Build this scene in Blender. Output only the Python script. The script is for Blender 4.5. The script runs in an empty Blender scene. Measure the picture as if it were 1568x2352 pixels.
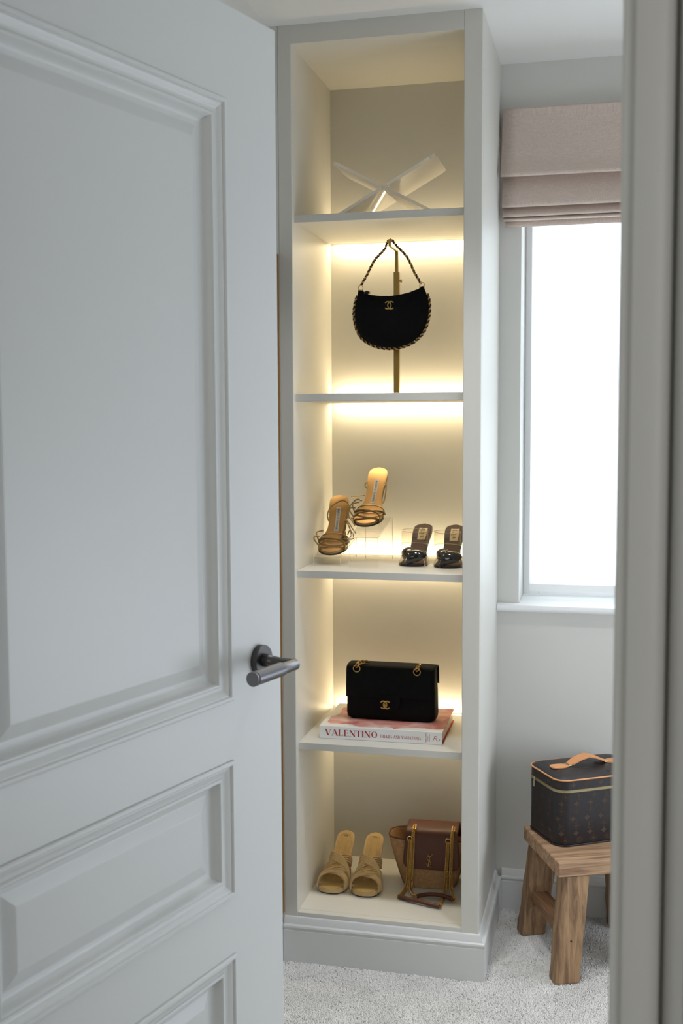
import bpy, math, random
import numpy as np
from mathutils import Vector, Matrix

S = bpy.context.scene
COL = S.collection
random.seed(7)
np.random.seed(7)

# ------------------------------------------------------------------ camera
YAW, PITCH, ROLL = 0.2339, 0.08057, -0.0048
CAM = Vector((0.31025, -2.78198, 1.42044))
F = Vector((-math.sin(YAW) * math.cos(PITCH), math.cos(YAW) * math.cos(PITCH), -math.sin(PITCH)))
R0 = Vector((math.cos(YAW), math.sin(YAW), 0.0))
U0 = R0.cross(F)
Rv = math.cos(ROLL) * R0 + math.sin(ROLL) * U0
Uv = -math.sin(ROLL) * R0 + math.cos(ROLL) * U0
cd = bpy.data.cameras.new('camera')
cam = bpy.data.objects.new('camera', cd)
COL.objects.link(cam)
M = Matrix(((Rv.x, Uv.x, -F.x, CAM.x), (Rv.y, Uv.y, -F.y, CAM.y), (Rv.z, Uv.z, -F.z, CAM.z), (0, 0, 0, 1)))
cam.matrix_world = M
cd.sensor_fit = 'VERTICAL'
cd.sensor_height = 36.0
cd.sensor_width = 24.0
cd.lens = 2592.96 * 36.0 / 2352.0
cd.clip_start = 0.02
cd.dof.use_dof = True
cd.dof.focus_distance = 2.45
cd.dof.aperture_fstop = 6.5
S.camera = cam

# ------------------------------------------------------------------ world, lamps, exposure
W = bpy.data.worlds.new('sky')
S.world = W
W.use_nodes = True
bg = W.node_tree.nodes['Background']
bg.inputs[0].default_value = (0.86, 0.93, 1.0, 1)
bg.inputs[1].default_value = 0.9


def lamp(name, loc, direction, sx, sy, power, color, spread=180.0):
    l = bpy.data.lights.new(name, 'AREA')
    l.shape = 'RECTANGLE'
    l.size, l.size_y = sx, sy
    l.energy = power
    l.color = color
    l.spread = math.radians(spread)
    o = bpy.data.objects.new(name, l)
    o.location = loc
    o.rotation_euler = Vector(direction).to_track_quat('-Z', 'Y').to_euler()
    COL.objects.link(o)
    return o



lamp('overcast_sky_high', (0.75, 1.35, 2.45), (-0.05, -1, -0.85), 1.9, 1.5, 34.0, (0.85, 0.92, 1.0))
lamp('overcast_sky_low', (0.4, 1.6, 1.0), (0.0, -1, 0.1), 1.8, 1.5, 41.0, (0.85, 0.92, 1.0))
lamp('landing_fill', (-0.62, -4.1, 1.6), (0.16, 1, -0.05), 1.2, 1.5, 14.5, (1.0, 0.985, 0.955))  # added fill behind the camera, placed to shade jamb and door mouldings
lamp('side_fill', (1.72, -0.4, 0.9), (-1, 0.05, 0.45), 1.0, 1.2, 25.5, (0.80, 0.88, 1.0))  # added fill lamp for door and ceiling; the right wall has no window
lamp('side_fill_high', (1.72, -0.8, 1.35), (-1, -0.05, -0.08), 1.0, 1.3, 3.0, (0.86, 0.92, 1.0))  # second added fill from the right, no opening behind it
lamp('floor_fill', (0.32, -0.43, 2.39), (0, 0, -1), 0.12, 0.12, 2.3, (0.97, 0.98, 1.0), 80)  # unseen lamp added overhead to brighten the carpet
lamp('floor_fill', (-0.16, -0.43, 2.39), (0, 0, -1), 0.12, 0.12, 3.0, (0.97, 0.98, 1.0), 80)  # its added twin, also only there to lift the floor

vs = S.view_settings
vs.view_transform = 'Standard'
vs.look = 'None'
vs.gamma = 1.0
vs.use_curve_mapping = False
vs.exposure = 0.0
S.cycles.use_denoising = True
S.cycles.max_bounces = 14
S.cycles.diffuse_bounces = 7
S.cycles.transparent_max_bounces = 24
S.cycles.sample_clamp_indirect = 6.0
S.cycles.caustics_reflective = False
S.cycles.caustics_refractive = False


# ------------------------------------------------------------------ materials
def lin(c):
    return tuple(((x / 255.0) / 12.92 if x / 255.0 <= 0.04045 else ((x / 255.0 + 0.055) / 1.055) ** 2.4) for x in c) + (1.0,)


def mat(name, rgb, rough=0.5, metal=0.0, spec=0.5, bump=0.0, bscale=200.0, var=0.0, vscale=20.0, sheen=0.0, coat=0.0, stretch=None):
    m = bpy.data.materials.new(name)
    m.use_nodes = True
    nt = m.node_tree
    b = nt.nodes['Principled BSDF']
    b.inputs['Base Color'].default_value = lin(rgb)
    b.inputs['Roughness'].default_value = rough
    b.inputs['Metallic'].default_value = metal
    b.inputs['Specular IOR Level'].default_value = 0.22 if name.startswith('black_quilted') else spec
    if sheen:
        b.inputs['Sheen Weight'].default_value = sheen
    if coat:
        b.inputs['Coat Weight'].default_value = coat
        b.inputs['Coat Roughness'].default_value = 0.05
    tc = nt.nodes.new('ShaderNodeTexCoord')
    mp = nt.nodes.new('ShaderNodeMapping')
    nt.links.new(tc.outputs['Object'], mp.inputs[0])
    if stretch:
        mp.inputs['Scale'].default_value = stretch
    if var:
        n = nt.nodes.new('ShaderNodeTexNoise')
        n.inputs['Scale'].default_value = vscale
        n.inputs['Detail'].default_value = 4.0
        nt.links.new(mp.outputs[0], n.inputs['Vector'])
        r = nt.nodes.new('ShaderNodeMapRange')
        r.inputs['From Min'].default_value = 0.3
        r.inputs['From Max'].default_value = 0.7
        r.inputs['To Min'].default_value = 1.0 - var
        r.inputs['To Max'].default_value = 1.0 + var
        nt.links.new(n.outputs['Fac'], r.inputs['Value'])
        mx = nt.nodes.new('ShaderNodeVectorMath')
        mx.operation = 'MULTIPLY'
        mx.inputs[0].default_value = lin(rgb)[:3]
        nt.links.new(r.outputs[0], mx.inputs[1])
        nt.links.new(mx.outputs[0], b.inputs['Base Color'])
    if bump:
        n2 = nt.nodes.new('ShaderNodeTexNoise')
        n2.inputs['Scale'].default_value = bscale
        n2.inputs['Detail'].default_value = 3.0
        nt.links.new(mp.outputs[0], n2.inputs['Vector'])
        bp = nt.nodes.new('ShaderNodeBump')
        bp.inputs['Strength'].default_value = bump
        bp.inputs['Distance'].default_value = 0.002
        nt.links.new(n2.outputs['Fac'], bp.inputs['Height'])
        nt.links.new(bp.outputs[0], b.inputs['Normal'])
    return m


def mat_wood(name, dark, light, axis=0):
    m = bpy.data.materials.new(name)
    m.use_nodes = True
    nt = m.node_tree
    b = nt.nodes['Principled BSDF']
    b.inputs['Roughness'].default_value = 0.62
    tc = nt.nodes.new('ShaderNodeTexCoord')
    mp = nt.nodes.new('ShaderNodeMapping')
    sc = [38.0, 38.0, 38.0]
    sc[axis] = 2.6
    mp.inputs['Scale'].default_value = sc
    nt.links.new(tc.outputs['Object'], mp.inputs[0])
    n = nt.nodes.new('ShaderNodeTexNoise')
    n.inputs['Scale'].default_value = 1.6
    n.inputs['Detail'].default_value = 7.0
    n.inputs['Roughness'].default_value = 0.62
    n.inputs['Distortion'].default_value = 0.9
    nt.links.new(mp.outputs[0], n.inputs['Vector'])
    rp = nt.nodes.new('ShaderNodeValToRGB')
    rp.color_ramp.elements[0].position = 0.30
    rp.color_ramp.elements[0].color = lin(dark)
    rp.color_ramp.elements[1].position = 0.68
    rp.color_ramp.elements[1].color = lin(light)
    nt.links.new(n.outputs['Fac'], rp.inputs[0])
    nt.links.new(rp.outputs[0], b.inputs['Base Color'])
    bp = nt.nodes.new('ShaderNodeBump')
    bp.inputs['Strength'].default_value = 0.35
    bp.inputs['Distance'].default_value = 0.002
    nt.links.new(n.outputs['Fac'], bp.inputs['Height'])
    nt.links.new(bp.outputs[0], b.inputs['Normal'])
    return m


def mat_clear(name, tint=(1, 1, 1), refl=0.12, rough=0.03, edge=0.55):
    """thin clear plastic: passes light, reflects at grazing angles"""
    m = bpy.data.materials.new(name)
    m.use_nodes = True
    nt = m.node_tree
    nt.nodes.clear()
    o = nt.nodes.new('ShaderNodeOutputMaterial')
    t = nt.nodes.new('ShaderNodeBsdfTransparent')
    t.inputs[0].default_value = tint + (1,)
    g = nt.nodes.new('ShaderNodeBsdfGlossy')
    g.inputs['Roughness'].default_value = rough
    lw = nt.nodes.new('ShaderNodeLayerWeight')
    lw.inputs['Blend'].default_value = 0.5
    r = nt.nodes.new('ShaderNodeMapRange')
    r.inputs['To Min'].default_value = refl * 0.4
    r.inputs['To Max'].default_value = edge
    pw = nt.nodes.new('ShaderNodeMath')
    pw.operation = 'POWER'
    pw.inputs[1].default_value = 3.0
    nt.links.new(lw.outputs['Facing'], pw.inputs[0])
    nt.links.new(pw.outputs[0], r.inputs['Value'])
    mx = nt.nodes.new('ShaderNodeMixShader')
    nt.links.new(r.outputs[0], mx.inputs[0])
    nt.links.new(t.outputs[0], mx.inputs[1])
    nt.links.new(g.outputs[0], mx.inputs[2])
    nt.links.new(mx.outputs[0], o.inputs[0])
    return m


def mat_acrylic(name):
    """thick clear acrylic; a milky diffuse mix paints in its white lit look"""
    m = mat_clear(name, (0.97, 0.96, 0.93), 0.30, 0.06, 0.6)
    nt = m.node_tree
    o = [n for n in nt.nodes if n.type == 'OUTPUT_MATERIAL'][0]
    mx = [n for n in nt.nodes if n.type == 'MIX_SHADER'][0]
    d = nt.nodes.new('ShaderNodeBsdfTranslucent')
    d.inputs[0].default_value = (0.95, 0.93, 0.9, 1)
    d2 = nt.nodes.new('ShaderNodeBsdfDiffuse')
    d2.inputs[0].default_value = (0.95, 0.93, 0.9, 1)
    m0 = nt.nodes.new('ShaderNodeMixShader')
    m0.inputs[0].default_value = 0.5
    nt.links.new(d.outputs[0], m0.inputs[1])
    nt.links.new(d2.outputs[0], m0.inputs[2])
    m2 = nt.nodes.new('ShaderNodeMixShader')
    m2.inputs[0].default_value = 0.55
    nt.links.new(mx.outputs[0], m2.inputs[1])
    nt.links.new(m0.outputs[0], m2.inputs[2])
    nt.links.new(m2.outputs[0], o.inputs[0])
    return m


def mat_emit(name, rgb, strength):
    m = bpy.data.materials.new(name)
    m.use_nodes = True
    nt = m.node_tree
    nt.nodes.clear()
    o = nt.nodes.new('ShaderNodeOutputMaterial')
    e = nt.nodes.new('ShaderNodeEmission')
    e.inputs[0].default_value = rgb + (1,)
    e.inputs[1].default_value = strength
    nt.links.new(e.outputs[0], o.inputs[0])
    return m


def mat_sheer(name):
    m = bpy.data.materials.new(name)
    m.use_nodes = True
    nt = m.node_tree
    nt.nodes.clear()
    o = nt.nodes.new('ShaderNodeOutputMaterial')
    t = nt.nodes.new('ShaderNodeBsdfTransparent')
    t.inputs[0].default_value = (1, 1, 1, 1)
    l = nt.nodes.new('ShaderNodeBsdfTranslucent')
    l.inputs[0].default_value = (0.95, 0.96, 0.97, 1)
    mx = nt.nodes.new('ShaderNodeMixShader')
    mx.inputs[0].default_value = 0.8
    nt.links.new(t.outputs[0], mx.inputs[1])
    nt.links.new(l.outputs[0], mx.inputs[2])
    nt.links.new(mx.outputs[0], o.inputs[0])
    return m


def mat_linen(name, rgb, amt=0.22, scale=1.0):
    m = bpy.data.materials.new(name)
    m.use_nodes = True
    nt = m.node_tree
    b = nt.nodes['Principled BSDF']
    b.inputs['Roughness'].default_value = 0.9
    b.inputs['Specular IOR Level'].default_value = 0.15
    b.inputs['Sheen Weight'].default_value = 0.15
    tc = nt.nodes.new('ShaderNodeTexCoord')
    outs = []
    for sc in ((900 * scale, 900 * scale, 45 * scale), (45 * scale, 45 * scale, 900 * scale)):
        mp = nt.nodes.new('ShaderNodeMapping')
        mp.inputs['Scale'].default_value = sc
        nt.links.new(tc.outputs['Object'], mp.inputs[0])
        n = nt.nodes.new('ShaderNodeTexNoise')
        n.inputs['Scale'].default_value = 1.0
        n.inputs['Detail'].default_value = 2.0
        nt.links.new(mp.outputs[0], n.inputs['Vector'])
        outs.append(n.outputs['Fac'])
    ad = nt.nodes.new('ShaderNodeMath')
    ad.operation = 'ADD'
    nt.links.new(outs[0], ad.inputs[0])
    hf = nt.nodes.new('ShaderNodeMapRange')
    hf.inputs['To Min'].default_value = 0.26
    hf.inputs['To Max'].default_value = 0.74
    nt.links.new(outs[1], hf.inputs['Value'])
    nt.links.new(hf.outputs[0], ad.inputs[1])
    r = nt.nodes.new('ShaderNodeMapRange')
    r.inputs['From Min'].default_value = 0.7
    r.inputs['From Max'].default_value = 1.3
    r.inputs['To Min'].default_value = 1 - amt
    r.inputs['To Max'].default_value = 1 + amt
    nt.links.new(ad.outputs[0], r.inputs['Value'])
    mx = nt.nodes.new('ShaderNodeVectorMath')
    mx.operation = 'MULTIPLY'
    mx.inputs[0].default_value = lin(rgb)[:3]
    nt.links.new(r.outputs[0], mx.inputs[1])
    nt.links.new(mx.outputs[0], b.inputs['Base Color'])
    bp = nt.nodes.new('ShaderNodeBump')
    bp.inputs['Strength'].default_value = 0.4
    bp.inputs['Distance'].default_value = 0.0006
    nt.links.new(ad.outputs[0], bp.inputs['Height'])
    nt.links.new(bp.outputs[0], b.inputs['Normal'])
    return m


def mat_quilt(name, rgb, scale, rough, strength=0.6, sheen=0.0):
    m = mat(name, rgb, rough, sheen=sheen)
    nt = m.node_tree
    b = nt.nodes['Principled BSDF']
    tc = nt.nodes.new('ShaderNodeTexCoord')
    hs = []
    for ang in (45, -45):
        mp = nt.nodes.new('ShaderNodeMapping')
        mp.inputs['Rotation'].default_value = (0, math.radians(ang), 0)
        nt.links.new(tc.outputs['Object'], mp.inputs[0])
        w = nt.nodes.new('ShaderNodeTexWave')
        w.bands_direction = 'X'
        w.inputs['Scale'].default_value = scale
        nt.links.new(mp.outputs[0], w.inputs['Vector'])
        hs.append(w.outputs['Fac'])
    mn = nt.nodes.new('ShaderNodeMath')
    mn.operation = 'MINIMUM'
    nt.links.new(hs[0], mn.inputs[0])
    nt.links.new(hs[1], mn.inputs[1])
    bp = nt.nodes.new('ShaderNodeBump')
    bp.inputs['Strength'].default_value = strength
    bp.inputs['Distance'].default_value = 0.004
    nt.links.new(mn.outputs[0], bp.inputs['Height'])
    nt.links.new(bp.outputs[0], b.inputs['Normal'])
    return m


def mat_cover(name):
    m = bpy.data.materials.new(name)
    m.use_nodes = True
    nt = m.node_tree
    b = nt.nodes['Principled BSDF']
    b.inputs['Roughness'].default_value = 0.4
    tc = nt.nodes.new('ShaderNodeTexCoord')
    n = nt.nodes.new('ShaderNodeTexNoise')
    n.inputs['Scale'].default_value = 13.0
    n.inputs['Detail'].default_value = 2.0
    n.inputs['Distortion'].default_value = 1.2
    nt.links.new(tc.outputs['Object'], n.inputs['Vector'])
    rp = nt.nodes.new('ShaderNodeValToRGB')
    e = rp.color_ramp.elements
    e[0].position = 0.34
    e[0].color = lin((176, 92, 84))
    e[1].position = 0.72
    e[1].color = lin((226, 190, 180))
    k = e.new(0.47)
    k.color = lin((206, 140, 128))
    nt.links.new(n.outputs['Fac'], rp.inputs[0])
    # cream paper at the spine side, its border wavy
    sp = nt.nodes.new('ShaderNodeSeparateXYZ')
    nt.links.new(tc.outputs['Object'], sp.inputs[0])
    n2 = nt.nodes.new('ShaderNodeTexNoise')
    n2.inputs['Scale'].default_value = 16.0
    nt.links.new(tc.outputs['Object'], n2.inputs['Vector'])
    mm = nt.nodes.new('ShaderNodeMath')
    mm.operation = 'MULTIPLY_ADD'
    mm.inputs[1].default_value = 0.075
    nt.links.new(n2.outputs['Fac'], mm.inputs[0])
    nt.links.new(sp.outputs['Y'], mm.inputs[2])
    g1 = nt.nodes.new('ShaderNodeMath')
    g1.operation = 'GREATER_THAN'
    g1.inputs[1].default_value = 0.058
    nt.links.new(mm.outputs[0], g1.inputs[0])
    m3 = nt.nodes.new('ShaderNodeMath')
    m3.operation = 'MULTIPLY_ADD'
    m3.inputs[1].default_value = 0.06
    nt.links.new(n2.outputs['Fac'], m3.inputs[0])
    nt.links.new(sp.outputs['X'], m3.inputs[2])
    g2 = nt.nodes.new('ShaderNodeMath')
    g2.operation = 'GREATER_THAN'
    g2.inputs[1].default_value = 0.052
    nt.links.new(m3.outputs[0], g2.inputs[0])
    an = nt.nodes.new('ShaderNodeMath')
    an.operation = 'MULTIPLY'
    nt.links.new(g1.outputs[0], an.inputs[0])
    nt.links.new(g2.outputs[0], an.inputs[1])
    mx = nt.nodes.new('ShaderNodeMix')
    mx.data_type = 'RGBA'
    nt.links.new(an.outputs[0], mx.inputs[0])
    mx.inputs[6].default_value = lin((226, 222, 214))
    nt.links.new(rp.outputs[0], mx.inputs[7])
    nt.links.new(mx.outputs[2], b.inputs['Base Color'])
    return m


PAINT = (206, 207, 205)
M_paint = mat('eggshell_paint', PAINT, 0.42, bump=0.03, bscale=600)
M_wall = mat('wall_paint', (205, 204, 199), 0.75, bump=0.03, bscale=700)
M_ceil = mat('ceiling_paint', (222, 221, 217), 0.85)
M_unit = mat('unit_paint', (204, 202, 194), 0.45, bump=0.03, bscale=600)
M_white = mat('white_gloss', (236, 237, 237), 0.35)
M_carpet = mat('carpet_backing', (196, 194, 190), 0.95)
M_pile = mat('carpet_wool', (228, 226, 222), 0.95, var=0.10, vscale=9.0, sheen=0.2)
M_linen = mat_linen('greige_linen', (204, 188, 178), 0.20)
M_steel = mat('brushed_nickel', (124, 124, 127), 0.33, 1.0, bump=0.05, bscale=900)
M_steel2 = mat('dark_nickel', (86, 85, 84), 0.42, 1.0)
M_gold = mat('pale_gold_metal', (205, 165, 95), 0.28, 1.0)
M_brass = mat('aged_brass', (176, 146, 84), 0.32, 1.0)
M_gold2 = mat('antique_gold', (204, 164, 106), 0.36, 0.65)
M_black = mat_quilt('black_quilted_fabric', (4, 4, 6), 12, 0.95, 0.2, 0.0)
M_blackl = mat_quilt('black_quilted_leather', (4, 4, 5), 12, 0.8, 0.2)
M_cord = mat('black_cord', (14, 12, 11), 0.6)
M_clear = mat_clear('clear_vinyl', (0.975, 0.96, 0.935), 0.10, 0.03, 0.32)
M_riser = mat_clear('clear_acrylic_sheet', (0.995, 0.992, 0.985), 0.08, 0.03, 0.40)
M_edge = mat('edge_glint_paint', (238, 230, 214), 0.25)  # pale colour stands in for light caught in the acrylic edges
M_acryl = mat_acrylic('clear_acrylic_block')
M_goldl = mat('gold_leather', (158, 134, 92), 0.36, 0.75)
M_goldin = mat('gold_insole', (156, 124, 82), 0.36, 0.8)
M_soled = mat('dark_sole_edge', (48, 36, 22), 0.5)
M_label = mat('grey_satin_label', (176, 180, 188), 0.6)
M_ink = mat('black_ink', (16, 16, 18), 0.7)
M_burg = mat('brown_insole', (66, 33, 23), 0.6)
M_blacksole = mat('black_sole', (10, 9, 9), 0.5)
M_rim = mat('vinyl_edge', (206, 188, 150), 0.4)
M_patent = mat('black_patent', (8, 8, 8), 0.10, coat=0.6)
M_ivory = mat('ivory_label', (222, 206, 176), 0.7)
M_raff = mat('raffia', (204, 176, 128), 0.8, bump=0.5, bscale=500, var=0.12, vscale=60)
M_raffsole = mat('raffia_insole', (196, 166, 106), 0.8, bump=0.4, bscale=700)
M_brown = mat('dark_brown_sole', (60, 38, 24), 0.6)
M_basket = mat('woven_raffia', (186, 144, 100), 0.85, bump=0.5, bscale=400, var=0.16, vscale=120)
M_tan = mat('brown_leather', (86, 44, 24), 0.5, bump=0.1, bscale=300, var=0.06, vscale=30)
M_jacket = mat('book_jacket_white', (232, 232, 230), 0.35)
M_cover = mat_cover('book_cover_print')
M_page = mat('page_edges', (232, 224, 208), 0.9, bump=0.4, bscale=60, stretch=(1, 1, 90))
M_red = mat('red_cloth', (172, 44, 34), 0.7)
M_redink = mat('red_ink', (168, 38, 42), 0.6)
M_canvas = mat('coated_canvas', (30, 25, 27), 0.40, bump=0.25, bscale=1100)
M_print = mat('monogram_ink', (74, 54, 40), 0.5)
M_vach = mat('tan_leather', (216, 150, 96), 0.5, var=0.04, vscale=20)
M_zip = mat('zip_brass', (206, 190, 148), 0.34, 0.9)
M_ziptape = mat('zip_tape', (150, 122, 78), 0.8)
M_wood_x = mat_wood('elm_seat', (118, 86, 62), (190, 156, 122), 0)
M_wood_z = mat_wood('elm_leg', (88, 62, 42), (172, 138, 102), 2)
M_wood_y = mat_wood('elm_rail', (88, 60, 40), (156, 116, 80), 1)
M_gilt = mat('bronze_gilt', (150, 108, 40), 0.45, 0.6)
M_mirror = mat('mirror_glass', (190, 190, 190), 0.02, 1.0)
M_glass = mat_clear('window_glass', (0.99, 1.0, 1.0), 0.06, 0.01, 0.3)
M_sheer = mat_sheer('sheer_white_fabric')
M_led = mat_emit('led_strip_light', (1.0, 0.83, 0.58), 2.5)
M_pin = mat('perforation', (92, 58, 24), 0.8)


# ------------------------------------------------------------------ mesh helpers
class MB:
    def __init__(self):
        self.v = []
        self.f = []

    def quad(self, a, b, c, d):
        n = len(self.v)
        self.v += [tuple(a), tuple(b), tuple(c), tuple(d)]
        self.f.append((n, n + 1, n + 2, n + 3))

    def box(self, x0, x1, y0, y1, z0, z1):
        n = len(self.v)
        self.v += [(x0, y0, z0), (x1, y0, z0), (x1, y1, z0), (x0, y1, z0), (x0, y0, z1), (x1, y0, z1), (x1, y1, z1), (x0, y1, z1)]
        for q in ((0, 3, 2, 1), (4, 5, 6, 7), (0, 1, 5, 4), (1, 2, 6, 5), (2, 3, 7, 6), (3, 0, 4, 7)):
            self.f.append(tuple(n + i for i in q))
        return self

    def hexa(self, bottom, top):
        n = len(self.v)
        self.v += [tuple(p) for p in bottom] + [tuple(p) for p in top]
        for q in ((0, 3, 2, 1), (4, 5, 6, 7), (0, 1, 5, 4), (1, 2, 6, 5), (2, 3, 7, 6), (3, 0, 4, 7)):
            self.f.append(tuple(n + i for i in q))
        return self

    def loft(self, rings, closed=True, cap0=True, cap1=True):
        n0 = len(self.v)
        m = len(rings[0])
        for r in rings:
            self.v += [tuple(p) for p in r]
        for i in range(len(rings) - 1):
            for j in range(m if closed else m - 1):
                a = n0 + i * m + j
                b = n0 + i * m + (j + 1) % m
                self.f.append((a, b, b + m, a + m))
        if closed and cap0:
            self.f.append(tuple(n0 + j for j in reversed(range(m))))
        if closed and cap1:
            k = n0 + (len(rings) - 1) * m
            self.f.append(tuple(k + j for j in range(m)))
        return self

    def tube(self, path, r, n=8, closed=False, flat=1.0, up=None, cap=True):
        P = [Vector(p) for p in path]
        N = len(P)
        T = []
        for i in range(N):
            if closed:
                t = P[(i + 1) % N] - P[i - 1]
            else:
                t = P[min(i + 1, N - 1)] - P[max(i - 1, 0)]
            T.append(t.normalized() if t.length > 1e-9 else Vector((0, 0, 1)))
        u = Vector(up) if up else (Vector((0, 0, 1)) if abs(T[0].z) < 0.9 else Vector((1, 0, 0)))
        rings = []
        for i in range(N):
            u = (Vector(up) if up else u)
            u = u - T[i] * u.dot(T[i])
            if u.length < 1e-6:
                u = T[i].orthogonal()
            u.normalize()
            w = T[i].cross(u)
            ri = r[i] if isinstance(r, (list, tuple)) else r
            rings.append([P[i] + u * (ri * flat * math.sin(2 * math.pi * k / n)) + w * (ri * math.cos(2 * math.pi * k / n)) for k in range(n)])
        if closed:
            n0 = len(self.v)
            for q in rings:
                self.v += [tuple(p) for p in q]
            for i in range(N):
                for j in range(n):
                    a = n0 + i * n + j
                    b = n0 + i * n + (j + 1) % n
                    c = n0 + ((i + 1) % N) * n + (j + 1) % n
                    d = n0 + ((i + 1) % N) * n + j
                    self.f.append((a, b, c, d))
        else:
            self.loft(rings, True, cap, cap)
        return self

    def cyl(self, p0, p1, r0, r1=None, n=20):
        return self.tube([p0, p1], [r0, r0 if r1 is None else r1], n)

    def lathe(self, prof, n=32, mtx=None):
        rings = []
        for (r, z) in prof:
            ring = [Vector((r * math.cos(2 * math.pi * k / n), r * math.sin(2 * math.pi * k / n), z)) for k in range(n)]
            rings.append([mtx @ p for p in ring] if mtx else ring)
        return self.loft(rings)

    def prism(self, poly, lo, hi):
        """poly: 2D points; lo/hi map (u,v) to 3D"""
        n = len(poly)
        n0 = len(self.v)
        self.v += [tuple(lo(*p)) for p in poly] + [tuple(hi(*p)) for p in poly]
        self.f.append(tuple(n0 + i for i in reversed(range(n))))
        self.f.append(tuple(n0 + n + i for i in range(n)))
        for i in range(n):
            j = (i + 1) % n
            self.f.append((n0 + i, n0 + j, n0 + n + j, n0 + n + i))
        return self

    def grid(self, P):
        n0 = len(self.v)
        a, b = len(P), len(P[0])
        for row in P:
            self.v += [tuple(p) for p in row]
        for i in range(a - 1):
            for j in range(b - 1):
                k = n0 + i * b + j
                self.f.append((k, k + 1, k + b + 1, k + b))
        return self

    def build(self, name, material, parent=None, smooth=False, angle=40, bevel=0.0, seg=2, fix=True):
        me = bpy.data.meshes.new(name)
        me.from_pydata(self.v, [], self.f)
        if fix:
            import bmesh
            bm = bmesh.new()
            bm.from_mesh(me)
            bmesh.ops.recalc_face_normals(bm, faces=bm.faces)
            bm.to_mesh(me)
            bm.free()
        me.materials.append(material)
        if smooth:
            me.polygons.foreach_set('use_smooth', [True] * len(me.polygons))
            me.set_sharp_from_angle(angle=math.radians(angle))
        me.update()
        o = bpy.data.objects.new(name, me)
        COL.objects.link(o)
        if parent:
            o.parent = parent
        if bevel:
            b = o.modifiers.new('bevel', 'BEVEL')
            b.width = bevel
            b.segments = seg
            b.limit_method = 'ANGLE'
            b.angle_limit = math.radians(35)
        return o


def thing(name, loc=(0, 0, 0), rz=0.0, label=None, cat=None, group=None, kind=None):
    o = bpy.data.objects.new(name, None)
    o.empty_display_size = 0.05
    o.location = loc
    o.rotation_euler = (0, 0, rz)
    COL.objects.link(o)
    if label:
        o['label'] = label
    if cat:
        o['category'] = cat
    if group:
        o['group'] = group
    if kind:
        o['kind'] = kind
    return o


def struct(o, label=None):
    o['kind'] = 'structure'
    if label:
        o['label'] = label
    return o


def smoothstep(a, b, x):
    t = max(0.0, min(1.0, (x - a) / (b - a)))
    return t * t * (3 - 2 * t)


def interp(tab, x):
    for (x0, y0), (x1, y1) in zip(tab, tab[1:]):
        if x <= x1:
            t = (x - x0) / (x1 - x0) if x1 > x0 else 0
            return y0 + (y1 - y0) * max(0, min(1, t))
    return tab[-1][1]


def catmull(pts, n=8, closed=False):
    P = [Vector(p) for p in pts]
    out = []
    N = len(P)
    rng = range(N) if closed else range(N - 1)
    for i in rng:
        p0 = P[i - 1] if (closed or i > 0) else P[i] * 2 - P[i + 1]
        p1, p2 = P[i], P[(i + 1) % N]
        p3 = P[(i + 2) % N] if (closed or i + 2 < N) else P[i + 1] * 2 - P[i]
        for k in range(n):
            t = k / n
            out.append(0.5 * ((2 * p1) + (-p0 + p2) * t + (2 * p0 - 5 * p1 + 4 * p2 - p3) * t * t + (-p0 + 3 * p1 - 3 * p2 + p3) * t ** 3))
    if not closed:
        out.append(P[-1])
    return out


def resample(path, step):
    P = [Vector(p) for p in path]
    d = [0.0]
    for a, b in zip(P, P[1:]):
        d.append(d[-1] + (b - a).length)
    n = max(2, int(round(d[-1] / step)))
    out = []
    j = 0
    for i in range(n + 1):
        x = d[-1] * i / n
        while j < len(d) - 2 and d[j + 1] < x:
            j += 1
        t = (x - d[j]) / max(1e-9, d[j + 1] - d[j])
        out.append(P[j].lerp(P[j + 1], t))
    return out


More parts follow.
